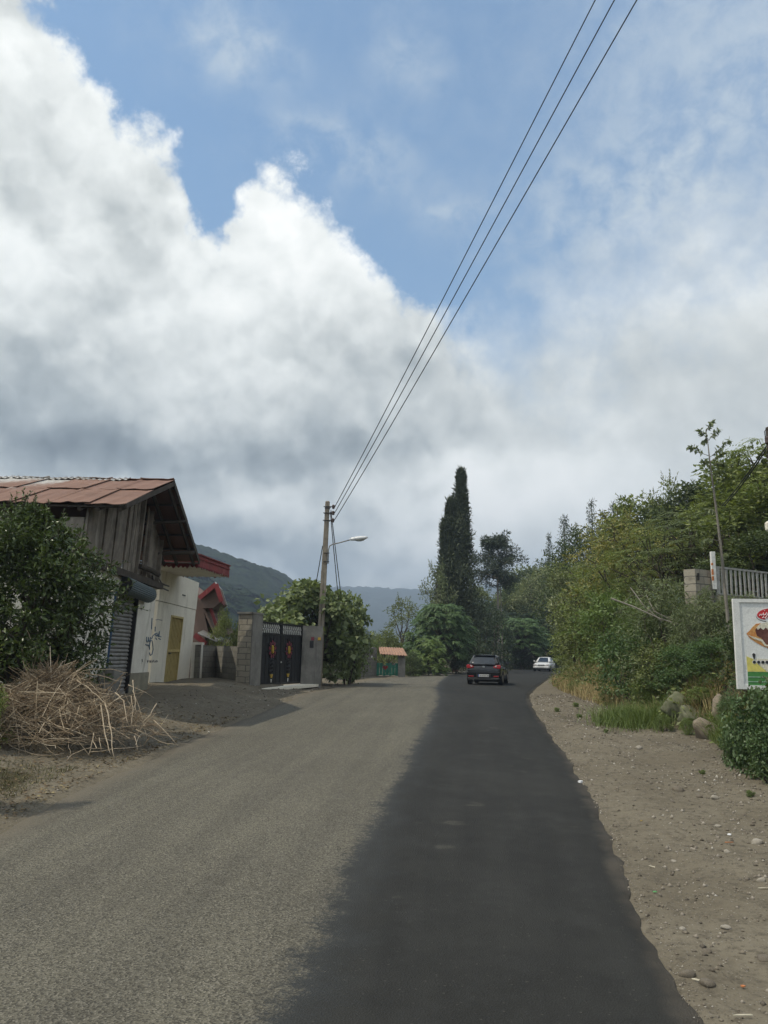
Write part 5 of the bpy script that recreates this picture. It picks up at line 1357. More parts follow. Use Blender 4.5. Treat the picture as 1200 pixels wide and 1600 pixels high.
def plant(key, name, label, cat, x, y, z, H, rad, leaf, bark=None, rz=None, group=None, tilt=(0, 0)):
    p = PROTO[key]; bark = bark or BARK
    t = thing(name, label, cat, (x, y, z), rng.uniform(0, 6.28) if rz is None else rz, group)
    t.rotation_euler = (tilt[0], tilt[1], t.rotation_euler.z)
    t.scale = (rad / p['r'], rad / p['r'], H / p['h'])
    if p['me'] is None:
        o = npmesh('crown', p['V'], p['F'], LM[leaf], t); p['me'] = o.data
        to = tubes_np(p['limbs']).build('trunk', bark, None); to.parent = t; p['tm'] = to.data
        for q in p['tm'].polygons: q.use_smooth = True
    else:
        o = bpy.data.objects.new('crown', p['me']); C.objects.link(o); o.parent = t
        to = bpy.data.objects.new('trunk', p['tm']); C.objects.link(to); to.parent = t
    for ob, mm in ((o, LM[leaf]), (to, bark)):
        ob.material_slots[0].link = 'OBJECT'; ob.material_slots[0].material = mm
    return t
def seen(key, name, label, cat, px, py, Y, rad, leaf, sink=0.0, **kw):
    x, b, h = top_at(px, py, Y)
    return plant(key, name, label, cat, x, Y, b - sink, max(h + sink, .4), rad, leaf, **kw)

# ------------------------------------------------------------------ trees and bushes of this place
HG = 'trees on the wooded slope to the right'
# skyline and slope, from the near right edge to the far bend
T = [
 ('feather', 'broadleaf_tree', 'tall olive feathery tree topmost at the right edge of the view', 1222, 665, 29, 3.6, 'olive'),
 ('broad_b', 'broadleaf_tree', 'olive green tree on the skyline just right of the thin sapling', 1178, 704, 30, 3.2, 'olive'),
 ('broad_a', 'broadleaf_tree', 'dark crowned skyline tree directly behind the thin sapling', 1098, 750, 40, 3.4, 'dark'),
 ('broad_c', 'broadleaf_tree', 'dark rounded tree on the skyline left of the thin sapling', 1068, 764, 42, 3.0, 'dark'),
 ('loose', 'broadleaf_tree', 'loose twiggy tree poking above the skyline left of the sapling', 1040, 744, 41, 1.6, 'broad'),
 ('broad_a', 'broadleaf_tree', 'green tree on the skyline above the yellowing tree', 1000, 778, 44, 2.9, 'olive'),
 ('broad_b', 'broadleaf_tree', 'mid green skyline tree between the conifer tips and the yellowing tree', 972, 815, 48, 2.6, 'broad'),
 ('broad_c', 'broadleaf_tree', 'dull green tree under the twin conifer tips', 905, 828, 56, 3.2, 'dark'),
 ('feather', 'broadleaf_tree', 'grey green feathery tree below the dark skyline tree left of the sapling', 1082, 785, 29, 3.0, 'grey'),
 ('feather', 'broadleaf_tree', 'grey green feathery tree behind the railing', 1152, 780, 27, 3.1, 'grey'),
 ('broad_b', 'broadleaf_tree', 'olive leafy tree behind the right end of the railing', 1205, 752, 26, 2.8, 'olive'),
 ('broad_c', 'broadleaf_tree', 'shaded dark tree low behind the railing at the right edge', 1190, 830, 24.5, 2.1, 'dark'),
 ('yellowing', 'yellowing_tree', 'yellowing tree with autumn tinted crown in the middle of the slope', 975, 800, 33, 2.9, 'yellow'),
 ('yellowing', 'yellowing_tree', 'olive yellow tree lower on the slope beside the autumn tinted one', 930, 868, 36, 2.4, 'olive'),
 ('feather', 'broadleaf_tree', 'green feathery tree between the yellowing tree and the grey feathery one', 1030, 815, 30, 2.5, 'olive'),
 ('broad_a', 'broadleaf_tree', 'tree with pale backed leaves above the oncoming white car', 868, 882, 113, 5.6, 'pale'),
 ('broad_c', 'broadleaf_tree', 'pale leafed tree just right of the one above the white car', 905, 885, 44, 2.4, 'pale'),
 ('broad_b', 'broadleaf_tree', 'dark tree on the far slope left of the conifer with the broad skirt', 846, 878, 119, 5.0, 'dark'),
 ('broad_a', 'broadleaf_tree', 'dull olive tree on the far slope right of the flat topped pine', 818, 888, 123, 5.2, 'broad'),
 ('broad_c', 'broadleaf_tree', 'pale tree low on the far slope below the skyline notch', 834, 905, 109, 4.4, 'pale'),
]
for key, nm, lab, px, py, Y, r, lf in T: seen(key, nm, lab, 'tree', px, py, Y, r, lf, group=HG)
for px, py, Y, r, lab in ((881, 802, 120, 4.0, 'dark conifer with a broad skirt on the far skyline'), (924, 776, 66, 1.7, 'left of two conifer tips rising from the skyline'), (958, 779, 66, 1.7, 'right of two conifer tips rising from the skyline'),
                     (857, 830, 126, 2.6, 'small conifer tip on the skyline left of the broad skirted conifer'), (1146, 702, 46, 1.6, 'small dark conifer tip beside the thin sapling crown'), (941, 794, 70, 1.7, 'dark conifer between the two tips on the skyline')):
    seen('conifer', 'conifer_tree', lab, 'tree', px, py, Y, r, 'conifer', group='conifers on the skyline')
# beyond the bend
B = [
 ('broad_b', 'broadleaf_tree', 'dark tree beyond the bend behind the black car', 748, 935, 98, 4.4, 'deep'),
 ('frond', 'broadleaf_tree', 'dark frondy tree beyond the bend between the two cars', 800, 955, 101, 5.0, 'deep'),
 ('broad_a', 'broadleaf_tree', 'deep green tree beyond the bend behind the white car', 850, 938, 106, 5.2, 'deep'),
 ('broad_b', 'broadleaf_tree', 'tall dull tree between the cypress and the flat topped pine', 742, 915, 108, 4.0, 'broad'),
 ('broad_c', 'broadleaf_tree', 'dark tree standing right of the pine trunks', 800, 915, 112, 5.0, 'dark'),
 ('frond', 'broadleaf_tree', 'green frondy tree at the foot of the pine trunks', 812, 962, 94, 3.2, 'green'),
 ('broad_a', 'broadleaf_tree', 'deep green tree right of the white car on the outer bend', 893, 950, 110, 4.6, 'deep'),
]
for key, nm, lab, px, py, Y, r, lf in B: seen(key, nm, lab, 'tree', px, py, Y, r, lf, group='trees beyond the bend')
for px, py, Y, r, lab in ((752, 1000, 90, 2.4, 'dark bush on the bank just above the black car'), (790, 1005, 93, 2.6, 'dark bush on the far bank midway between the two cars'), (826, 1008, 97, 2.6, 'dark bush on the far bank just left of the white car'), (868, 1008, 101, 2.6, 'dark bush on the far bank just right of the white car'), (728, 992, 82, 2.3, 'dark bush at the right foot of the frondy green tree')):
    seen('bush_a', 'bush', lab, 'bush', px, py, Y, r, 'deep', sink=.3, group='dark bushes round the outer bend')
cyp = seen('cypress', 'cypress_tree', 'tall dark cypress with two pointed spires beside the road', 'tree', 711, 740, 72, 2.0, 'cypress', bark=REDBARK, rz=R(8))
seen('loose', 'broadleaf_tree', 'grey green leafy tree at the left foot of the cypress', 'tree', 686, 878, 69, 1.9, 'grey')
seen('pine', 'pine_tree', 'flat topped pine on tall bare trunks to the right of the cypress', 'tree', 776, 834, 86, 2.9, 'conifer', bark=PALEBARK, rz=R(20))
mbp = MB()
for px, lab in ((783, 'thin bare pale trunk right of the pine trunk'), (771, 'thin bare pale trunk close to the left of the pine trunk')):
    q = at(px, 960, 87); mbp = MB(); mbp.tube([(q.x, 87, 0), (q.x + .1, 87, 4), (q.x - .05, 87, 9 if px == 783 else 6.5)], [.08, .07, .04], 6); tag(mbp.build('bare_trunk', PALEBARK, None), lab, 'tree trunk')
seen('frond', 'broadleaf_tree', 'rounded bright green frondy tree in front of the cypress', 'tree', 690, 938, 64, 2.5, 'green', sink=.4)
seen('frond_bush', 'bush', 'light green feathery bush in front of the rounded frondy tree', 'bush', 670, 994, 58, 1.5, 'bright', sink=.3)
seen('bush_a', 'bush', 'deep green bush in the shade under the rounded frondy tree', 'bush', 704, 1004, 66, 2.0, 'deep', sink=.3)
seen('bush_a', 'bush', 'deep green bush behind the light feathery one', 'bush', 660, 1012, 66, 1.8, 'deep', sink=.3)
seen('bush_wild', 'bush', 'dark bush hiding the foot of the pine trunks', 'bush', 766, 948, 83, 3.2, 'deep', sink=.3)
seen('bush_b', 'bush', 'small dark bush right of the green gate', 'bush', 642, 1017, 55, .95, 'dark', sink=.2)
seen('frond_bush', 'bush', 'dark frondy bush between the green gate and the light feathery bush', 'bush', 646, 1000, 58.5, 1.0, 'green')
seen('loose', 'broadleaf_tree', 'loose crowned tree rising behind the green gate', 'tree', 630, 932, 66, 2.2, 'broad')
seen('bush_wild', 'bush', 'dull green bush behind the tiled roof of the green gate', 'bush', 607, 985, 60, 1.5, 'broad')
seen('bush_wild', 'bush', 'small green bush in the gap left of the loose crowned tree', 'bush', 585, 990, 66, 1.8, 'broad')
seen('vine', 'bush', 'yellow green creeper on the wall at the left end of the tiled roof', 'bush', 585, 1004, 53.6, .42, 'bright', sink=-1.2)
# fig tree and shrubs on the left
seen('fig', 'fig_tree', 'big leafed fig tree spreading over the black gate', 'tree', 484, 910, 35.7, 2.45, 'fig', rz=1.0)
seen('fig', 'fig_tree', 'drooping fig tree right of the concrete pole', 'tree', 544, 930, 38.0, 1.40, 'fig', rz=2.2)
seen('bush_wild', 'bush', 'dark bush hanging over the old wall right of the black gate', 'bush', 548, 985, 39.6, 1.05, 'dark')
seen('bush_a', 'bush', 'round leafy bush behind the block wall beside the cottage', 'bush', 356, 957, 35.5, .85, 'broad')
seen('bush_b', 'bush', 'green bush behind the block wall beside the gate pillar', 'bush', 383, 975, 35.8, .8, 'olive')
# orange tree in front of the old house
seen('orange', 'orange_tree', 'dark glossy leafed tree in front of the old house', 'tree', 55, 795, 15.3, 1.72, 'orange', rz=.6)
seen('orange', 'orange_tree', 'second dark glossy leafed tree cut by the left edge of the view', 'tree', -95, 812, 14.6, 1.6, 'orange', rz=2.9)
seen('bush_b', 'bush', 'light leafed young shrub at the left edge of the view', 'bush', -58, 930, 9.6, .62, 'olive')
seen('bush_a', 'bush', 'green weedy shrub behind the brushwood at the left edge', 'bush', -34, 1052, 13.0, .6, 'olive')
# bushes along the right bank
Rb = [
 ('bush_wild', 'dark olive bush at the inside of the bend right of the white car', 905, 975, 42, 2.0, 'olive'),
 ('bush_wild', 'green bush hanging over the dry grass inside the bend', 932, 955, 34, 1.9, 'broad'),
 ('bush_a', 'bright green bush in the middle of the right bank', 968, 928, 28, 1.9, 'bright'),
 ('bush_a', 'bright green bush left of the block pillar', 1022, 938, 24, 1.6, 'bright'),
 ('bush_wild', 'tangled bush with dark hollows over bare stems on the bank', 985, 985, 23, 1.35, 'green'),
 ('bush_wild', 'leafy bush with dull dry leaves beside the tangled one', 1040, 998, 20.5, 1.1, 'broad'),
 ('bush_b', 'dark leafy bush behind the mossy boulders', 1070, 1000, 19.6, 1.0, 'green'),
 ('bush_b', 'dark green bush behind the two bare boulders', 1116, 992, 18.6, 1.05, 'green'),
 ('willow', 'grey green narrow leafed bush in front of the block pillar', 1096, 925, 20.0, 1.1, 'grey'),
 ('willow', 'grey green narrow leafed bush growing under the railing', 1150, 930, 19.6, 1.3, 'grey'),
 ('willow', 'grey narrow leafed bush at the foot of the feathery trees left of the pillar', 1040, 905, 22, 1.7, 'grey'),
 ('bush_wild', 'olive bush under the yellowing tree', 950, 905, 33, 1.8, 'olive'),
 ('bush_a', 'dark bush behind the advertising board', 1200, 940, 16.5, 1.1, 'dark'),
 ('bush_b', 'green bush right behind the left edge of the advertising board', 1182, 1000, 15.8, .7, 'green'),
]
for key, lab, px, py, Y, r, lf in Rb: seen(key, 'bush', lab, 'bush', px, py, Y, r, lf, sink=.15, group='bushes on the right bank')
for px, py, Y, r, lab in ((1180, 1086, 12.4, .50, 'broad leafed creeper bush below the advertising board'), (1222, 1066, 12.2, .62, 'broad leafed creeper bush at the right edge under the board'), (1150, 1134, 13.2, .30, 'low creeper bush right of the bare boulder'), (1200, 1135, 11.7, .42, 'low creeper bush nearest the verge at the right edge')):
    seen('vine', 'creeper_bush', lab, 'bush', px, py, Y, r, 'vine', sink=.05, group='creeper bushes by the verge')

for px, py, Y, r, lf, lab in ((1058, 1088, 18.5, .34, 'weed', 'clump of pale weeds between the grass and the mossy boulders'), (1075, 1134, 17.0, .22, 'weed', 'low weeds in front of the greenish boulder'), (1036, 1128, 17.8, .26, 'weed', 'weedy tuft at the right end of the grass patch'), (1140, 1085, 16.2, .34, 'green', 'leafy weed right of the tall leaning boulder'), (1010, 1062, 20.5, .5, 'bright', 'bright leafy weed above the grass patch'),
                         (955, 1076, 24.0, .5, 'broad', 'dull weed among the dry grass of the bank'), (1100, 1085, 18.0, .42, 'weed', 'pale weed behind the bare boulders'), (905, 1068, 31, .6, 'olive', 'olive weed among the dry grass near the bend')):
    seen('bush_wild' if lf != 'weed' else 'bush_b', 'weed_clump', lab, 'weed', px, py, Y, r, lf, sink=.05)
for px, py, r in ((1172, 1245, .07), (1098, 1210, .06), (900, 1105, .12), (870, 1112, .10), (1190, 1215, .09), (905, 1122, .09), (947, 1145, .07)):
    q = hit(px, py); plant('vine', 'weed_clump', 'tiny green weed growing out of the dirt verge', 'weed', q.x, q.y, q.z, r * 1.1, r, 'weed', group='tiny weeds on the dirt verge')
# thin sapling with sparse drooping leaves
def sapling():
    Y = 18.6; foot = at(1137, 965, Y); b = tz(foot.x, Y)
    t = thing('sapling', 'thin pale stemmed sapling with a sparse crown above the skyline', 'tree', (foot.x, Y, b))
    st = [Vector((foot.x + .03, Y, b - .1)), foot, at(1127, 860, Y), at(1117, 780, Y), at(1109, 720, Y), at(1106, 692, Y), at(1103, 672, Y)]
    m = MB(); m.tube(st, [.045, .04, .032, .024, .016, .011, .006], 7)
    tw = [([at(1107, 712, Y), at(1096, 708, Y - .1), at(1084, 700, Y - .15), at(1075, 697, Y - .2)], 7), ([at(1107, 716, Y), at(1120, 706, Y + .1), at(1130, 695, Y + .15), at(1140, 687, Y + .2)], 7), ([at(1109, 722, Y), at(1123, 712, Y - .1), at(1133, 705, Y - .15)], 5), ([at(1105, 690, Y), at(1114, 680, Y), at(1123, 671, Y + .1)], 5),
          ([at(1104, 685, Y), at(1097, 676, Y + .05), at(1094, 671, Y)], 4), ([at(1103, 676, Y), at(1108, 664, Y), at(1112, 660, Y)], 5), ([at(1110, 728, Y), at(1122, 724, Y), at(1134, 726, Y)], 6), ([at(1108, 722, Y), at(1099, 720, Y)], 4), ([at(1104, 682, Y), at(1100, 690, Y + .1)], 4), ([at(1120, 800, Y), at(1105, 795, Y + .1)], 3), ([at(1125, 845, Y), at(1108, 842, Y - .1), at(1095, 845, Y - .2)], 5), ([at(1113,742,Y), at(1126,735,Y+.1)],5)]
    for p, n in tw: m.tube(p, [.009] + [.006] * (len(p) - 2) + [.003], 5)
    m.build('trunk', PALEBARK, t)
    rs = np.random.RandomState(4); P, D, N, L = [], [], [], []
    for p, n in tw:
        for k in range(n * 7):
            f = rs.uniform(.25, 1) * (len(p) - 1); i = min(int(f), len(p) - 2); q = p[i].lerp(p[i + 1], f - i); d = (p[i + 1] - p[i]).normalized()
            P.append(q + Vector(rs.normal(size=3) * .01)); D.append(np.array(d) * .5 + rs.normal(size=3) * .55 + np.array([0, 0, -.45])); N.append(rs.normal(size=3) * .6 + np.array([0, -.3, .6])); L.append(rs.uniform(.09, .15))
    V, F = leaf_arrays(np.array(P), np.array(D), np.array(N), np.array(L), np.array(L) * .42)
    V = V - np.array(t.location); npmesh('crown', V, F, LM['grey'], t)
sapling()

# block pillar, wall and railing on top of the bank
def bank_wall():
    Y = 21.2
    a, b_ = at(1071, 950, Y), at(1089, 950, Y - .25); c_ = at(1117, 950, Y + .1); z1 = at(1090, 891, Y).z
    t = thing('block_pillar', 'rough cement block pillar at the left end of the railing', 'pillar', ((a.x + c_.x) / 2, Y, tz(a.x, Y)))
    p = MB(); q = [a, b_, c_, Vector((a.x + (c_.x - b_.x), c_.y + .3, 0))]
    p.hexa([(v.x, v.y, .6) for v in q] + [(v.x, v.y, z1 + rng.uniform(-.015, .015)) for v in q]); p.build('blocks', M['block'], t)
    p = MB(); p.box((a.x + .28, Y - .27, z1 - .28), (a.x + .31, Y - .2, z1 - .10)); p.build('hole', M['ink'], t)
    t = thing('marker_post', 'short orange and white painted post above the block pillar', 'post', (at(1114, 890, Y).x, Y, z1))
    x0, x1 = at(1111, 880, Y).x, at(1117, 880, Y).x; zt = at(1114, 862, Y).z
    p = MB(); p.box((x0, Y - .05, z1 - .5), (x1, Y + .05, zt)); po = p.build('shaft', M['pale'], t)
    for za, zb in ((890, 883), (881, 872), (866, 862.3)): p = MB(); p.box((x0 - .003, Y - .053, at(1, za, Y).z), (x0 + .035, Y + .0, at(1, zb, Y).z)); p.build('orange_mark', M['orangepaint'], po)
    t = thing('railing', 'rusty white railing of upright bars on the bank beside the pillar', 'railing', (c_.x + 1.5, Y + .5, 2.7))
    A, B_ = at(1118, 886, Y), at(1232, 899, Y + 1.6); h = .72
    p = MB(); p.bar(A, B_, .05, .05); p.bar(A - Vector((0, 0, h)), B_ - Vector((0, 0, h)), .05, .05); p.build('rail', M['railpaint'], t)
    n = 17
    for i in range(n):
        f = (i + .35) / n; u = A + (B_ - A) * f; p = MB(); lean_ = rng.uniform(-.015, .015)
        w_ = .045 if i else .09
        p.bar(u - Vector((0, 0, .03)), u + Vector((lean_, 0, -h)), w_, w_); p.build('baluster', M['railpaint'], t)
    w = thing('retaining_wall', 'cement block wall under the railing, half hidden by bushes', 'wall', (c_.x + 1.5, Y + .6, 1.5))
    d = (B_ - A); d.z = 0; n_ = Vector((d.y, -d.x, 0)).normalized() * .12
    p = MB(); zt = A.z - h - .02; A0 = Vector((A.x, A.y, 0)); B0 = Vector((B_.x, B_.y, 0)) + d * .4
    p.hexa([(A0 - n_) + Vector((0, 0, .8)), (A0 + n_) + Vector((0, 0, .8)), (B0 + n_) + Vector((0, 0, .8)), (B0 - n_) + Vector((0, 0, .8)), (A0 - n_) + Vector((0, 0, zt)), (A0 + n_) + Vector((0, 0, zt)), (B0 + n_) + Vector((0, 0, zt)), (B0 - n_) + Vector((0, 0, zt))])
    p.build('blocks', M['block_old'], w)
M['orangepaint'] = plain('orange_paint', (.45,.16,.05), .7, vary=.3, scale=30); M['railpaint'] = rough_mat('worn_white_railing_paint', (.36,.36,.34), (.28,.275,.25), 8, .6, .2, (.16,.10,.07))
bank_wall()
# cable and pole at the right edge
def right_pole():
    Y = 17.0; q = at(1208, 760, Y); b = tz(q.x, Y)
    t = thing('timber_pole', 'dark timber pole at the right edge of the view carrying an insulator', 'pole', (q.x, Y, b))
    p = MB(); zt = at(1200, 668, Y).z; p.tube([(q.x, Y, b - .3), (q.x, Y, zt)], [.085, .07], 10); p.build('shaft', M['darkwood'], t)
    c = at(1199, 688, Y - .1); p = MB(); p.tube([c + Vector((0, 0, h)) for h in (-.10, -.06, .0, .05, .09)], [.03, .055, .05, .055, .03], 10); io = p.build('insulator', M['ceramic'], t)
    p = MB(); p.tube([c + Vector((.06, 0, .09)), c + Vector((.04, 0, .22)), c + Vector((-.01, 0, .26)), c + Vector((-.045, 0, .20)), c + Vector((-.04, 0, .05))], .010, 6); p.build('hook', M['blackiron'], io)
    lp = thing('wall_lamp', 'pale lamp at the right edge of the view below the timber pole top', 'lamp', at(1201, 822, Y - .1))
    l = MB(); c = at(1200, 822, Y - .12); l.tube([c + Vector((0, 0, h)) for h in (-.12, -.08, .06, .1)], [.03, .06, .065, .02], 12); l.build('globe', M['cream'], lp)
    l = MB(); l.bar(c + Vector((0, 0, .1)), c + Vector((.06, .12, .14)), .02); l.build('bracket', M['blackiron'], lp)
    for k, lab in ((0, 'upper black cable running down into the trees from the timber pole'), (1, 'lower black cable running down into the trees from the timber pole')):
        a, e = at(1197, 698 + k * 5, Y - .1), at(1128 + k * 4, 790, Y + 7); m = MB(); m.tube([a + (e - a) * (i / 8) - Vector((0, 0, .25 * (i / 8) * (1 - i / 8))) for i in range(9)], .016, 5)
        tag(m.build('tree_cable', M['cable'], None), lab, 'cable')
right_pole()

# bare dead branches lying across the bank bushes
for pl, r0, lab in (([(955,935),(990,948),(1030,966),(1062,976),(1110,978)], .022, 'long bare grey branch lying across the bushes left of the pillar'), ([(985,918),(1005,945),(1035,972)], .016, 'short bare grey branch rising from the bright bush on the bank'), ([(1010,930),(1022,955),(1048,968),(1075,972)], .014, 'thin forked bare branch beside the long one on the bank')):
    m = MB(); P_ = [at(a, b_, 21.6 - .35 * k) for k, (a, b_) in enumerate(pl)]
    m.tube(P_, [r0 * (1 - .6 * k / len(pl)) for k in range(len(pl))], 6)
    for k in range(1, len(P_)): m.tube([P_[k - 1].lerp(P_[k], .5), P_[k - 1].lerp(P_[k], .8) + Vector((.1, -.1, rng.uniform(-.25, .3)))], [r0 * .5, r0 * .2], 5)
    tag(m.build('dead_branch', PALEBARK, None), lab, 'branch')
# ------------------------------------------------------------------ boulders and stones
def rock_mesh(seed, sub=3, rough_=.16, flat=.1):
    bm = bmesh.new(); bmesh.ops.create_icosphere(bm, subdivisions=sub, radius=1.0)
    rs = np.random.RandomState(seed); cuts = [(unit(rs.normal(size=3)), rs.uniform(.60, .88)) for _ in range(13)]
    for v in bm.verts:
        p = np.array(v.co)
        for n, d in cuts:
            e = p.dot(n) - d
            if e > 0: p = p - n * e * .97
        p = p * (1 + rough_ * float(fbm(p[0] * 1.3 + p[2], p[1] * 1.3 - p[2] * .7, .8, 3, seed)[()] if hasattr(fbm(p[0], p[1], 1.), 'shape') else 0)); v.co = p
    me = bpy.data.meshes.new('rock'); bm.to_mesh(me); bm.free()
    for q in me.polygons: q.use_smooth = True
    return me
M['boulder'] = rough_mat('boulder_stone', (.235,.195,.145), (.17,.142,.105), 2.5, .95, .7, (.15,.135,.10), fine=18)
M['mossy'] = rough_mat('mossy_stone', (.15,.15,.095), (.10,.11,.06), 3, .95, .7, (.20,.18,.14), fine=18)
M['stone'] = rough_mat('pale_stone', (.34,.31,.26), (.24,.215,.175), 9, .95, .5, fine=60); M['stone2'] = rough_mat('brown_stone', (.17,.145,.11), (.11,.095,.075), 9, .95, .5, fine=60)
def rock(name, label, cat, p, s, rot, m, me, group=None):
    me2 = me if me.users == 0 or not me.materials else me
    o = bpy.data.objects.new(name, me2); C.objects.link(o)
    if not me2.materials: me2.materials.append(m)
    o.material_slots[0].link = 'OBJECT'; o.material_slots[0].material = m
    o.location = p; o.scale = s; o.rotation_euler = rot; tag(o, label, cat, group); return o
q = hit(1104, 1152); rock('boulder', 'squarish bare boulder at the edge of the dirt verge', 'boulder', q + Vector((0, -.05, .13)), (.36, .30, .30), (.1, .15, .3), M['boulder'], rock_mesh(1))
q = hit(1104, 1152); p_ = at(1131, 1116, q.y + .35); rock('boulder', 'tall leaning bare boulder behind the squarish one', 'boulder', p_, (.27, .26, .46), (.1, -.45, .2), M['boulder'], rock_mesh(2))
q = hit(1056, 1140); p_ = at(1055, 1104, q.y + .6); rock('boulder', 'mossy brown boulder half hidden in the weeds', 'boulder', p_, (.36, .32, .36), (.2, .1, 0), M['mossy'], rock_mesh(3))
p_ = at(1079, 1122, q.y + .1); rock('boulder', 'greenish boulder overgrown with weeds left of the bare boulders', 'boulder', p_, (.32, .28, .30), (.0, .3, .5), M['mossy'], rock_mesh(4))
sm = [rock_mesh(20 + i, 2, .12) for i in range(5)]
big = [(1168,1117,.10,0),(1155,1131,.09,0),(933,1139,.10,0),(948,1112,.08,0),(963,1131,.07,0),(999,1170,.13,0),(1080,1172,.08,1),(1060,1236,.16,1),(1117,1249,.12,0),(1184,1318,.12,0),(1136,1332,.06,0),(1122,1292,.07,0),(1106,1540,.10,1),(1075,1527,.09,1),(1134,1451,.07,0),(1104,1488,.06,1),(1193,1500,.08,1),(1066,1453,.05,0),(1053,1347,.05,0),(925,1102,.07,0),(912,1119,.06,0),(989,1200,.06,0),(1175,1290,.07,1),(1190,1378,.07,0),(1160,1225,.06,1),(1093,1246,.09,1)]
rrs = random.Random(9)
for i, (px, py, s_, k) in enumerate(big):
    q = hit(px, py); s_ *= .62
    rock('stone', 'pale stone lying on the dirt verge' if k == 0 else 'brown stone lying on the dirt verge', 'stone', q + Vector((0, 0, s_ * .18)), (s_, s_ * rrs.uniform(.7, 1), s_ * rrs.uniform(.45, .7)), (rrs.uniform(-.3, .3), rrs.uniform(-.3, .3), rrs.uniform(0, 6)), M['stone' if k == 0 else 'stone2'], sm[i % 5], 'pale stones on the verge' if k == 0 else 'brown stones on the verge')
# gravel: countless chips
def gravel():
    rs = np.random.RandomState(3); P = []
    n = 24000; y = 2.6 + (rs.rand(n) ** 1.7) * 28; f = rs.rand(n)
    rx = np.interp(y, REs[:, 1], REs[:, 0]); tx = np.interp(y, TOEs[:, 1], TOEs[:, 0]); x = rx + .02 + (np.minimum(tx, rx + 5) - rx) * f ** .8
    dens = vnoise(x, y, .9, 2) + .5; keep = (rs.rand(n) < .25 + .75 * dens); x, y = x[keep], y[keep]
    n2 = 2600; yl = 8 + rs.rand(n2) * 30; lx = np.interp(yl, LEs[:, 1], LEs[:, 0]) - rs.rand(n2) ** 1.3 * 2.4 - .02
    n3 = 4200; y3 = 2.6 + rs.rand(n3) ** 1.6 * 20; x3 = np.interp(y3, REs[:, 1], REs[:, 0]) + rs.normal(size=n3) * .07 + .06
    x = np.concatenate([x, lx, x3]); y = np.concatenate([y, yl, y3]); z = terrain(x, y); n = len(x)
    s = (.004 + .020 * rs.rand(n) ** 6) * (1 + .045 * y); s[-n3:] *= .55
    base = np.array([(1, 0, 0), (-.4, .8, 0), (-.5, -.8, 0), (.1, .1, .75), (0, 0, -.5)])
    a = rs.rand(n) * 6.28; ca, sa = np.cos(a), np.sin(a)
    V = base[None] * (s[:, None, None] * rs.uniform(.6, 1.3, (n, 5, 3)))
    V = np.stack([V[..., 0] * ca[:, None] - V[..., 1] * sa[:, None], V[..., 0] * sa[:, None] + V[..., 1] * ca[:, None], V[..., 2]], -1) + np.stack([x, y, z + .002], 1)[:, None, :]
    F = np.array([(0, 1, 3), (1, 2, 3), (2, 0, 3), (1, 0, 4), (2, 1, 4), (0, 2, 4)]); F = (np.arange(n)[:, None, None] * 5 + F[None]).reshape(-1, 3)
    m, g, b = newmat('gravel'); r = g.new('ShaderNodeNewGeometry').outputs['Random Per Island']
    g.l.new(g.ramp(r, [(0, (.085,.072,.055)), (.5, (.17,.145,.11)), (.85, (.25,.22,.18)), (.96, (.30,.27,.22)), (1, (.46,.43,.38))]), b.inputs['Base Color']); b.inputs['Roughness'].default_value = .95
    tag(npmesh('gravel', V.reshape(-1, 3), F, m), 'loose gravel chips scattered over the dirt verges', 'gravel', kind='stuff')
gravel()
# litter
def chip(name, label, px, py, s, m, ang=0.0, th=.006):
    q = hit(px, py) + Vector((0, 0, .016)); mb = MB(); c, d = math.cos(ang), math.sin(ang)
    k = [(-s[0], -s[1] * .6), (-s[0] * .4, -s[1]), (s[0], -s[1] * .8), (s[0] * .8, s[1] * .7), (-s[0] * .6, s[1])]
    mb.loft([[(q.x + a * c - b_ * d, q.y + a * d + b_ * c, q.z + z + .02 * a * (1 if z else .6)) for a, b_ in k] for z in (0, th)])
    tag(mb.build(name, m, None), label, 'litter')
M['palewood'] = plain('pale_wood_splinter', (.55,.50,.38), .8)
chip('wood_splinter', 'long pale splinter nearest the bottom right corner', 1161, 1592, (.055, .004), M['palewood'], .05)
chip('wood_splinter', 'pale splinter on the verge right of the asphalt edge near the bottom', 1093, 1537, (.045, .004), M['palewood'], -.7)
chip('wood_splinter', 'thin pale splinter halfway down the right verge', 1019, 1357, (.035, .004), M['palewood'], -1.0)
chip('wood_splinter', 'thin yellowish splinter at the right edge of the verge', 1192, 1391, (.045, .004), M['palewood'], .05)
chip('paper_scrap', 'orange strip of litter on the right verge', 1139, 1319, (.045, .007), M['orangepaint'], .05)
chip('paper_scrap', 'small orange scrap of litter low on the right verge', 1161, 1546, (.014, .011), M['orangepaint'], .5)
chip('paper_scrap', 'small green scrap of litter on the dirt by the asphalt', 1023, 1397, (.018, .009), plain('green_litter', (.10, .36, .11), .6), .1)
chip('paper_scrap', 'tiny yellow scrap of litter on the dirt verge', 1002, 1285, (.012, .010), M['sun_yellow'], .4)
chip('paper_scrap', 'white scrap of litter on the fresh asphalt', 850, 1175, (.045, .03), M['whiteprint'], .2, .03)
chip('paper_scrap', 'white scrap of litter on the very edge of the fresh asphalt', 907, 1225, (.035, .03), M['whiteprint'], .9, .03)
chip('paper_scrap', 'white scrap of litter on the verge near the right edge', 1140, 1307, (.02, .018), M['whiteprint'], .9, .01)

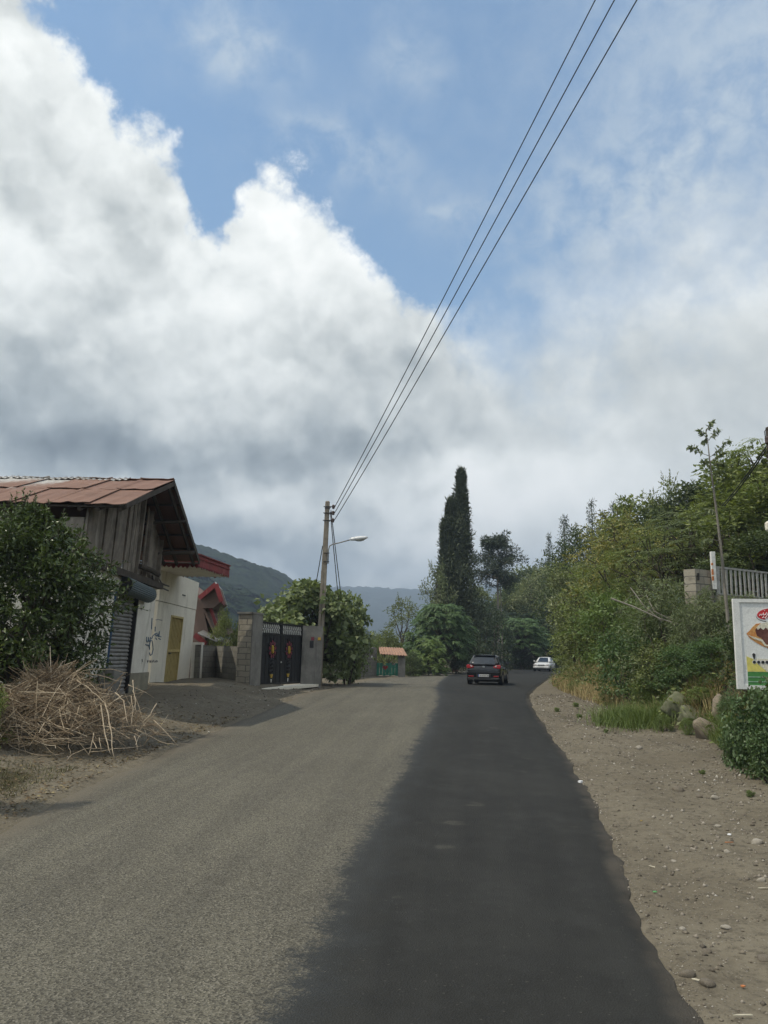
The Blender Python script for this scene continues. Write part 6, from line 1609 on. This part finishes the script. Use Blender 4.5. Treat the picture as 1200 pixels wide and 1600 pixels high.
# ------------------------------------------------------------------ grasses and weeds
def blades(name, label, cat, pts, h, w, mat_, rs, lean_=.5, seeds=0):
    n = len(pts); a = rs.rand(n) * 6.28; d = np.stack([np.cos(a), np.sin(a), np.zeros(n)], 1) * (lean_ * rs.rand(n) ** .7)[:, None] + np.array([0, 0, 1.0])
    H = h * rs.uniform(.4, 1.2, n); side = np.stack([-np.sin(a), np.cos(a), np.zeros(n)], 1)
    P = pts; m_ = P + d * (H * .55)[:, None]; d2 = d.copy(); d2[:, :2] *= 2.4; t = P + d * (H * .55)[:, None] + unit(d2) * (H * .5)[:, None]
    W_ = (w * rs.uniform(.6, 1.3, n))[:, None]
    V = np.stack([P - side * W_, P + side * W_, m_ + side * W_ * .7, m_ - side * W_ * .7, t], 1).reshape(-1, 3)
    F = (np.arange(n)[:, None, None] * 5 + np.array([(0, 1, 2), (0, 2, 3), (3, 2, 4)])[None]).reshape(-1, 3)
    return tag(npmesh(name, V, F, mat_), label, cat, kind='stuff')
LM['verge'] = leafmat('verge_weed', (.060,.062,.026), (.085,.082,.036), (.15,.125,.065), .8, .15, 2.0)
def grasses():
    rs = np.random.RandomState(12)
    def band(n, y0, y1, t0, t1):
        y = y0 + (y1 - y0) * rs.rand(n); tx = np.interp(y, TOEs[:, 1], TOEs[:, 0]); x = tx + t0 + (t1 - t0) * rs.rand(n)
        k = vnoise(x, y, 1.0, 4) > -.18; x, y = x[k], y[k]; return np.stack([x, y, terrain(x, y) - .02], 1)
    blades('dry_grass', 'dry tan grass along the foot of the right bank', 'grass', np.concatenate([band(9000, 19, 46, -.15, 1.5), band(3800, 12.6, 19, .5, 2.0), band(500, 8.4, 9.6, .25, .8)]), .50, .008, LM['drygrass'], rs, .7)
    q = hit(1010, 1136); c = rs.normal(size=(4600, 2)) * np.array([.42, .55]) + np.array([q.x + .02, q.y + .65])
    g1 = np.stack([c[:, 0], c[:, 1], terrain(c[:, 0], c[:, 1]) - .02], 1)
    g2 = band(5000, 11.5, 17, .05, 1.0); g3 = band(5200, 16, 40, .5, 2.2); g4 = band(350, 8.6, 12, -.35, .2)
    blades('green_grass', 'fresh green grass and weeds at the foot of the right bank', 'grass', np.concatenate([g1, g2, g3, g4]), .50, .006, LM['weed'], rs, 1.1)
    # left verge
    n = 5200; y = 5.5 + rs.rand(n) * 7.0; lx = np.interp(y, LEs[:, 1], LEs[:, 0]) - .55 - rs.rand(n) ** 1.2 * 2.2; z = terrain(lx, y) - .02
    blades('verge_grass', 'short dark grass on the left verge below the brushwood', 'grass', np.stack([lx, y, z], 1), .11, .005, LM['verge'], rs, 1.3)
    # dry leaves and litter on the soil
    def scatter(x, y, L, m, nm, lab):
        n = len(x); P = np.stack([x, y, terrain(x, y) + .01], 1); D = rs.normal(size=(n, 3)); D[:, 2] *= .15; N = rs.normal(size=(n, 3)) * .3 + np.array([0, 0, 1]); l = L * rs.uniform(.6, 1.3, n)
        V, F = leaf_arrays(P, D, N, l, l * .5); tag(npmesh(nm, V, F, m), lab, 'leaf litter', kind='stuff')
    n = 3600; y = 6 + rs.rand(n) * 14; x = np.interp(y, LEs[:, 1], LEs[:, 0]) - .1 - rs.rand(n) ** 1.4 * 2.6
    scatter(x, y, .06, LM['litter'], 'leaf_litter', 'dead leaves and bits on the left verge')
    # undergrowth over the whole wooded slope
    n = 5200; y = 9 + rs.rand(n) ** 1.3 * 85; t_ = .35 + rs.rand(n) ** 1.2 * 16; 
    A = TOEs; k = np.clip(np.searchsorted(np.maximum.accumulate(A[:, 1]), y), 1, len(A) - 1); d = unit(A[k] - A[k - 1]); nrm = np.stack([d[:, 1], -d[:, 0]], 1)
    p = A[k] + nrm * t_[:, None]; z = terrain(p[:, 0], p[:, 1])
    cen = np.stack([p[:, 0], p[:, 1], z + .18 * rs.rand(n)], 1); V, F = clump_leaves(rs, cen, .28 + .012 * y, 20, .13, .5)
    tag(npmesh('undergrowth', V, F, LM['broad']), 'low leafy undergrowth covering the wooded slope', 'undergrowth', kind='stuff')
    # left side behind walls and beyond the gate
    n = 1500; y = 38 + rs.rand(n) * 60; x = np.interp(y, LEs[:, 1], LEs[:, 0]) - 3.6 - rs.rand(n) * 9; z = terrain(x, y)
    cen = np.stack([x, y, z + .25 * rs.rand(n)], 1); V, F = clump_leaves(rs, cen, np.full(n, .6), 22, .15, .5)
    tag(npmesh('undergrowth', V, F, LM['dark']), 'low dark undergrowth beyond the left roadside', 'undergrowth', kind='stuff')
grasses()

# ------------------------------------------------------------------ heap of cut brushwood
M['twig'] = None
def mat_twig():
    m, g, b = newmat('dry_twig'); r = g.new('ShaderNodeNewGeometry').outputs['Random Per Island']; n = g.noise(coord(g), 9, 4)
    c = g.ramp(r, [(0, (.15,.108,.066)), (.45, (.275,.205,.13)), (.8, (.42,.335,.225)), (1, (.62,.53,.40))])
    g.l.new(g.mix(g.ss(n, .45, .7), c, g.mix(1, c, (.62,.58,.52), 'MULTIPLY')), b.inputs['Base Color']); b.inputs['Roughness'].default_value = .85; return m
M['twig'] = mat_twig()
def brushwood():
    q = hit(128, 1186); cy_ = q.y + 1.05; cx = at(76, 1120, cy_).x; zg = tz(cx, cy_)
    t = thing('brushwood_heap', 'heap of cut dry branches and twigs at the left roadside', 'brushwood', (cx, cy_, zg))
    rs = random.Random(31)
    def dome(u, v):            # point on the heap, u round, v 0 rim .. 1 top
        r = 1.50 * (1 - v ** 1.6); lump = 1 + .12 * math.sin(3 * u + 1) + .08 * math.sin(5 * u)
        x, y = cx + r * lump * math.cos(u) * 1.06, cy_ + r * lump * math.sin(u) * .95
        return Vector((x, y, tz0 + 1.16 * v ** .85))
    tz0 = zg - .02
    mb = MB()
    for i in range(2500):
        u, v = rs.uniform(0, 6.283), rs.random() ** .8 * .98; p = dome(u, v) * 1.0; dep = rs.uniform(-.30, .05); c = Vector((cx, cy_, p.z - .2)); p += (p - c).normalized() * dep
        L = rs.uniform(.35, 1.25); k = 6
        ou = Vector((math.cos(u), math.sin(u), 0)); ta = Vector((-math.sin(u), math.cos(u), 0))
        d = (ta * rs.uniform(-1, 1) + ou * rs.uniform(-.5, .9) + Vector((0, 0, rs.uniform(-.5, .3)))).normalized(); cur = Vector((rs.uniform(-1, 1), rs.uniform(-1, 1), rs.uniform(-1.0, -.1))) * .16
        pts = []; x = p - d * L * .5
        for s in range(k):
            pts.append(x.copy()); d = (d + cur * rs.uniform(.3, 1.2)).normalized(); x = x + d * L / (k - 1)
            g = zg - .0
            if x.z < g + .02: x.z = g + .02 + rs.random() * .03
        r0 = rs.choice((.0025, .003, .0035, .0045, .006, .0085)); mb.tube(pts, [r0 * (1 - .6 * s / k) for s in range(k)], 4, cap=False)
    mb.build('twigs', M['twig'], t, smooth=True)['kind'] = 'stuff'
    # the conspicuous bleached branches
    def Y_(px, py): return cy_ - 1.15
    br = [([(630,480),(645,590),(665,700),(690,790)], .013), ([(655,475),(680,570),(700,690),(712,810)], .013), ([(480,330),(540,370),(600,420),(650,470),(668,520)], .013), ([(210,420),(290,490),(360,545)], .012), ([(720,410),(775,460),(785,530),(800,600)], .011), ([(980,478),(940,550),(890,600)], .011), ([(300,230),(190,480)], .006),
          ([(165,15),(205,90),(250,170),(290,230),(345,285)], .008), ([(145,163),(230,190),(285,215)], .006), ([(150,205),(260,250),(330,280)], .006), ([(235,190),(262,140)], .005), ([(0,160),(150,150)], .006), ([(190,515),(135,620),(118,740),(110,900)], .009), ([(0,700),(120,765),(240,800),(400,790)], .008), ([(420,835),(450,795),(560,755),(650,760)], .008),
          ([(585,660),(570,740),(555,800)], .008), ([(830,330),(845,450),(850,520),(870,580)], .008), ([(800,360),(960,440)], .007), ([(700,420),(620,410),(560,350),(520,340)], .007), ([(440,300),(560,265),(690,262),(800,285)], .006), ([(330,290),(480,280),(620,300),(760,340)], .007), ([(820,430),(830,540),(820,620)], .007), ([(960,580),(1110,738)], .006), ([(620,690),(632,770)], .007), ([(840,680),(858,765)], .007), ([(425,650),(430,720),(442,795)], .007), ([(30,560),(180,650),(300,760),(355,810)], .006), ([(330,275),(460,290),(610,200)], .006), ([(560,780),(800,755),(900,740)], .006), ([(850,640),(1000,715),(1115,737)], .007)]
    for i, (pl, r0) in enumerate(br):
        pts = []
        for (a, b_) in pl:
            px, py = a / 4, 980 + b_ / 4
            f = max(0, min(1, (py - 1040) / 150)); Yd = (cy_ + .1) - 1.45 * f + (.25 if px > 215 else 0)
            w = at(px, py, Yd); w.z = max(w.z, tz(w.x, Yd) + r0); pts.append(w)
        P = []; 
        for a, b_ in zip(pts[:-1], pts[1:]): P += [a.lerp(b_, s / 3) + Vector((rs.uniform(-.012, .012), rs.uniform(-.02, .02), rs.uniform(-.012, .012))) * (s > 0) for s in range(3)]
        P.append(pts[-1]); m = MB(); m.tube(P, [r0 * (1 - .55 * s / len(P)) for s in range(len(P))], 6); m.build('branch', M['branch'], t, smooth=True)
M['branch'] = rough_mat('bleached_branch', (.40,.33,.24), (.30,.24,.165), 12, .85, .3, (.20,.15,.10))
brushwood()

# ------------------------------------------------------------------ haze
def haze():
    m = bpy.data.materials.new('haze'); m.use_nodes = True; nt = m.node_tree; nt.nodes.clear()
    o = nt.nodes.new('ShaderNodeOutputMaterial'); v = nt.nodes.new('ShaderNodeVolumePrincipled')
    v.inputs['Color'].default_value = (.64, .79, 1.0, 1); v.inputs['Density'].default_value = .00055; v.inputs['Anisotropy'].default_value = .2
    nt.links.new(v.outputs[0], o.inputs['Volume'])
    zz = [q.z for ob in C.objects if ob.type == 'MESH' and ob.name.startswith(('hills', 'ground', 'road')) for q in (ob.matrix_world @ Vector(c) for c in ob.bound_box)]
    mb = MB(); mb.box((-2990, -1990, min(zz) - 1), (2990, 2990, max(zz) + 3)); h = mb.build('haze', m, None); tag(h, kind='stuff')
    m.cycles.homogeneous_volume = True
haze()
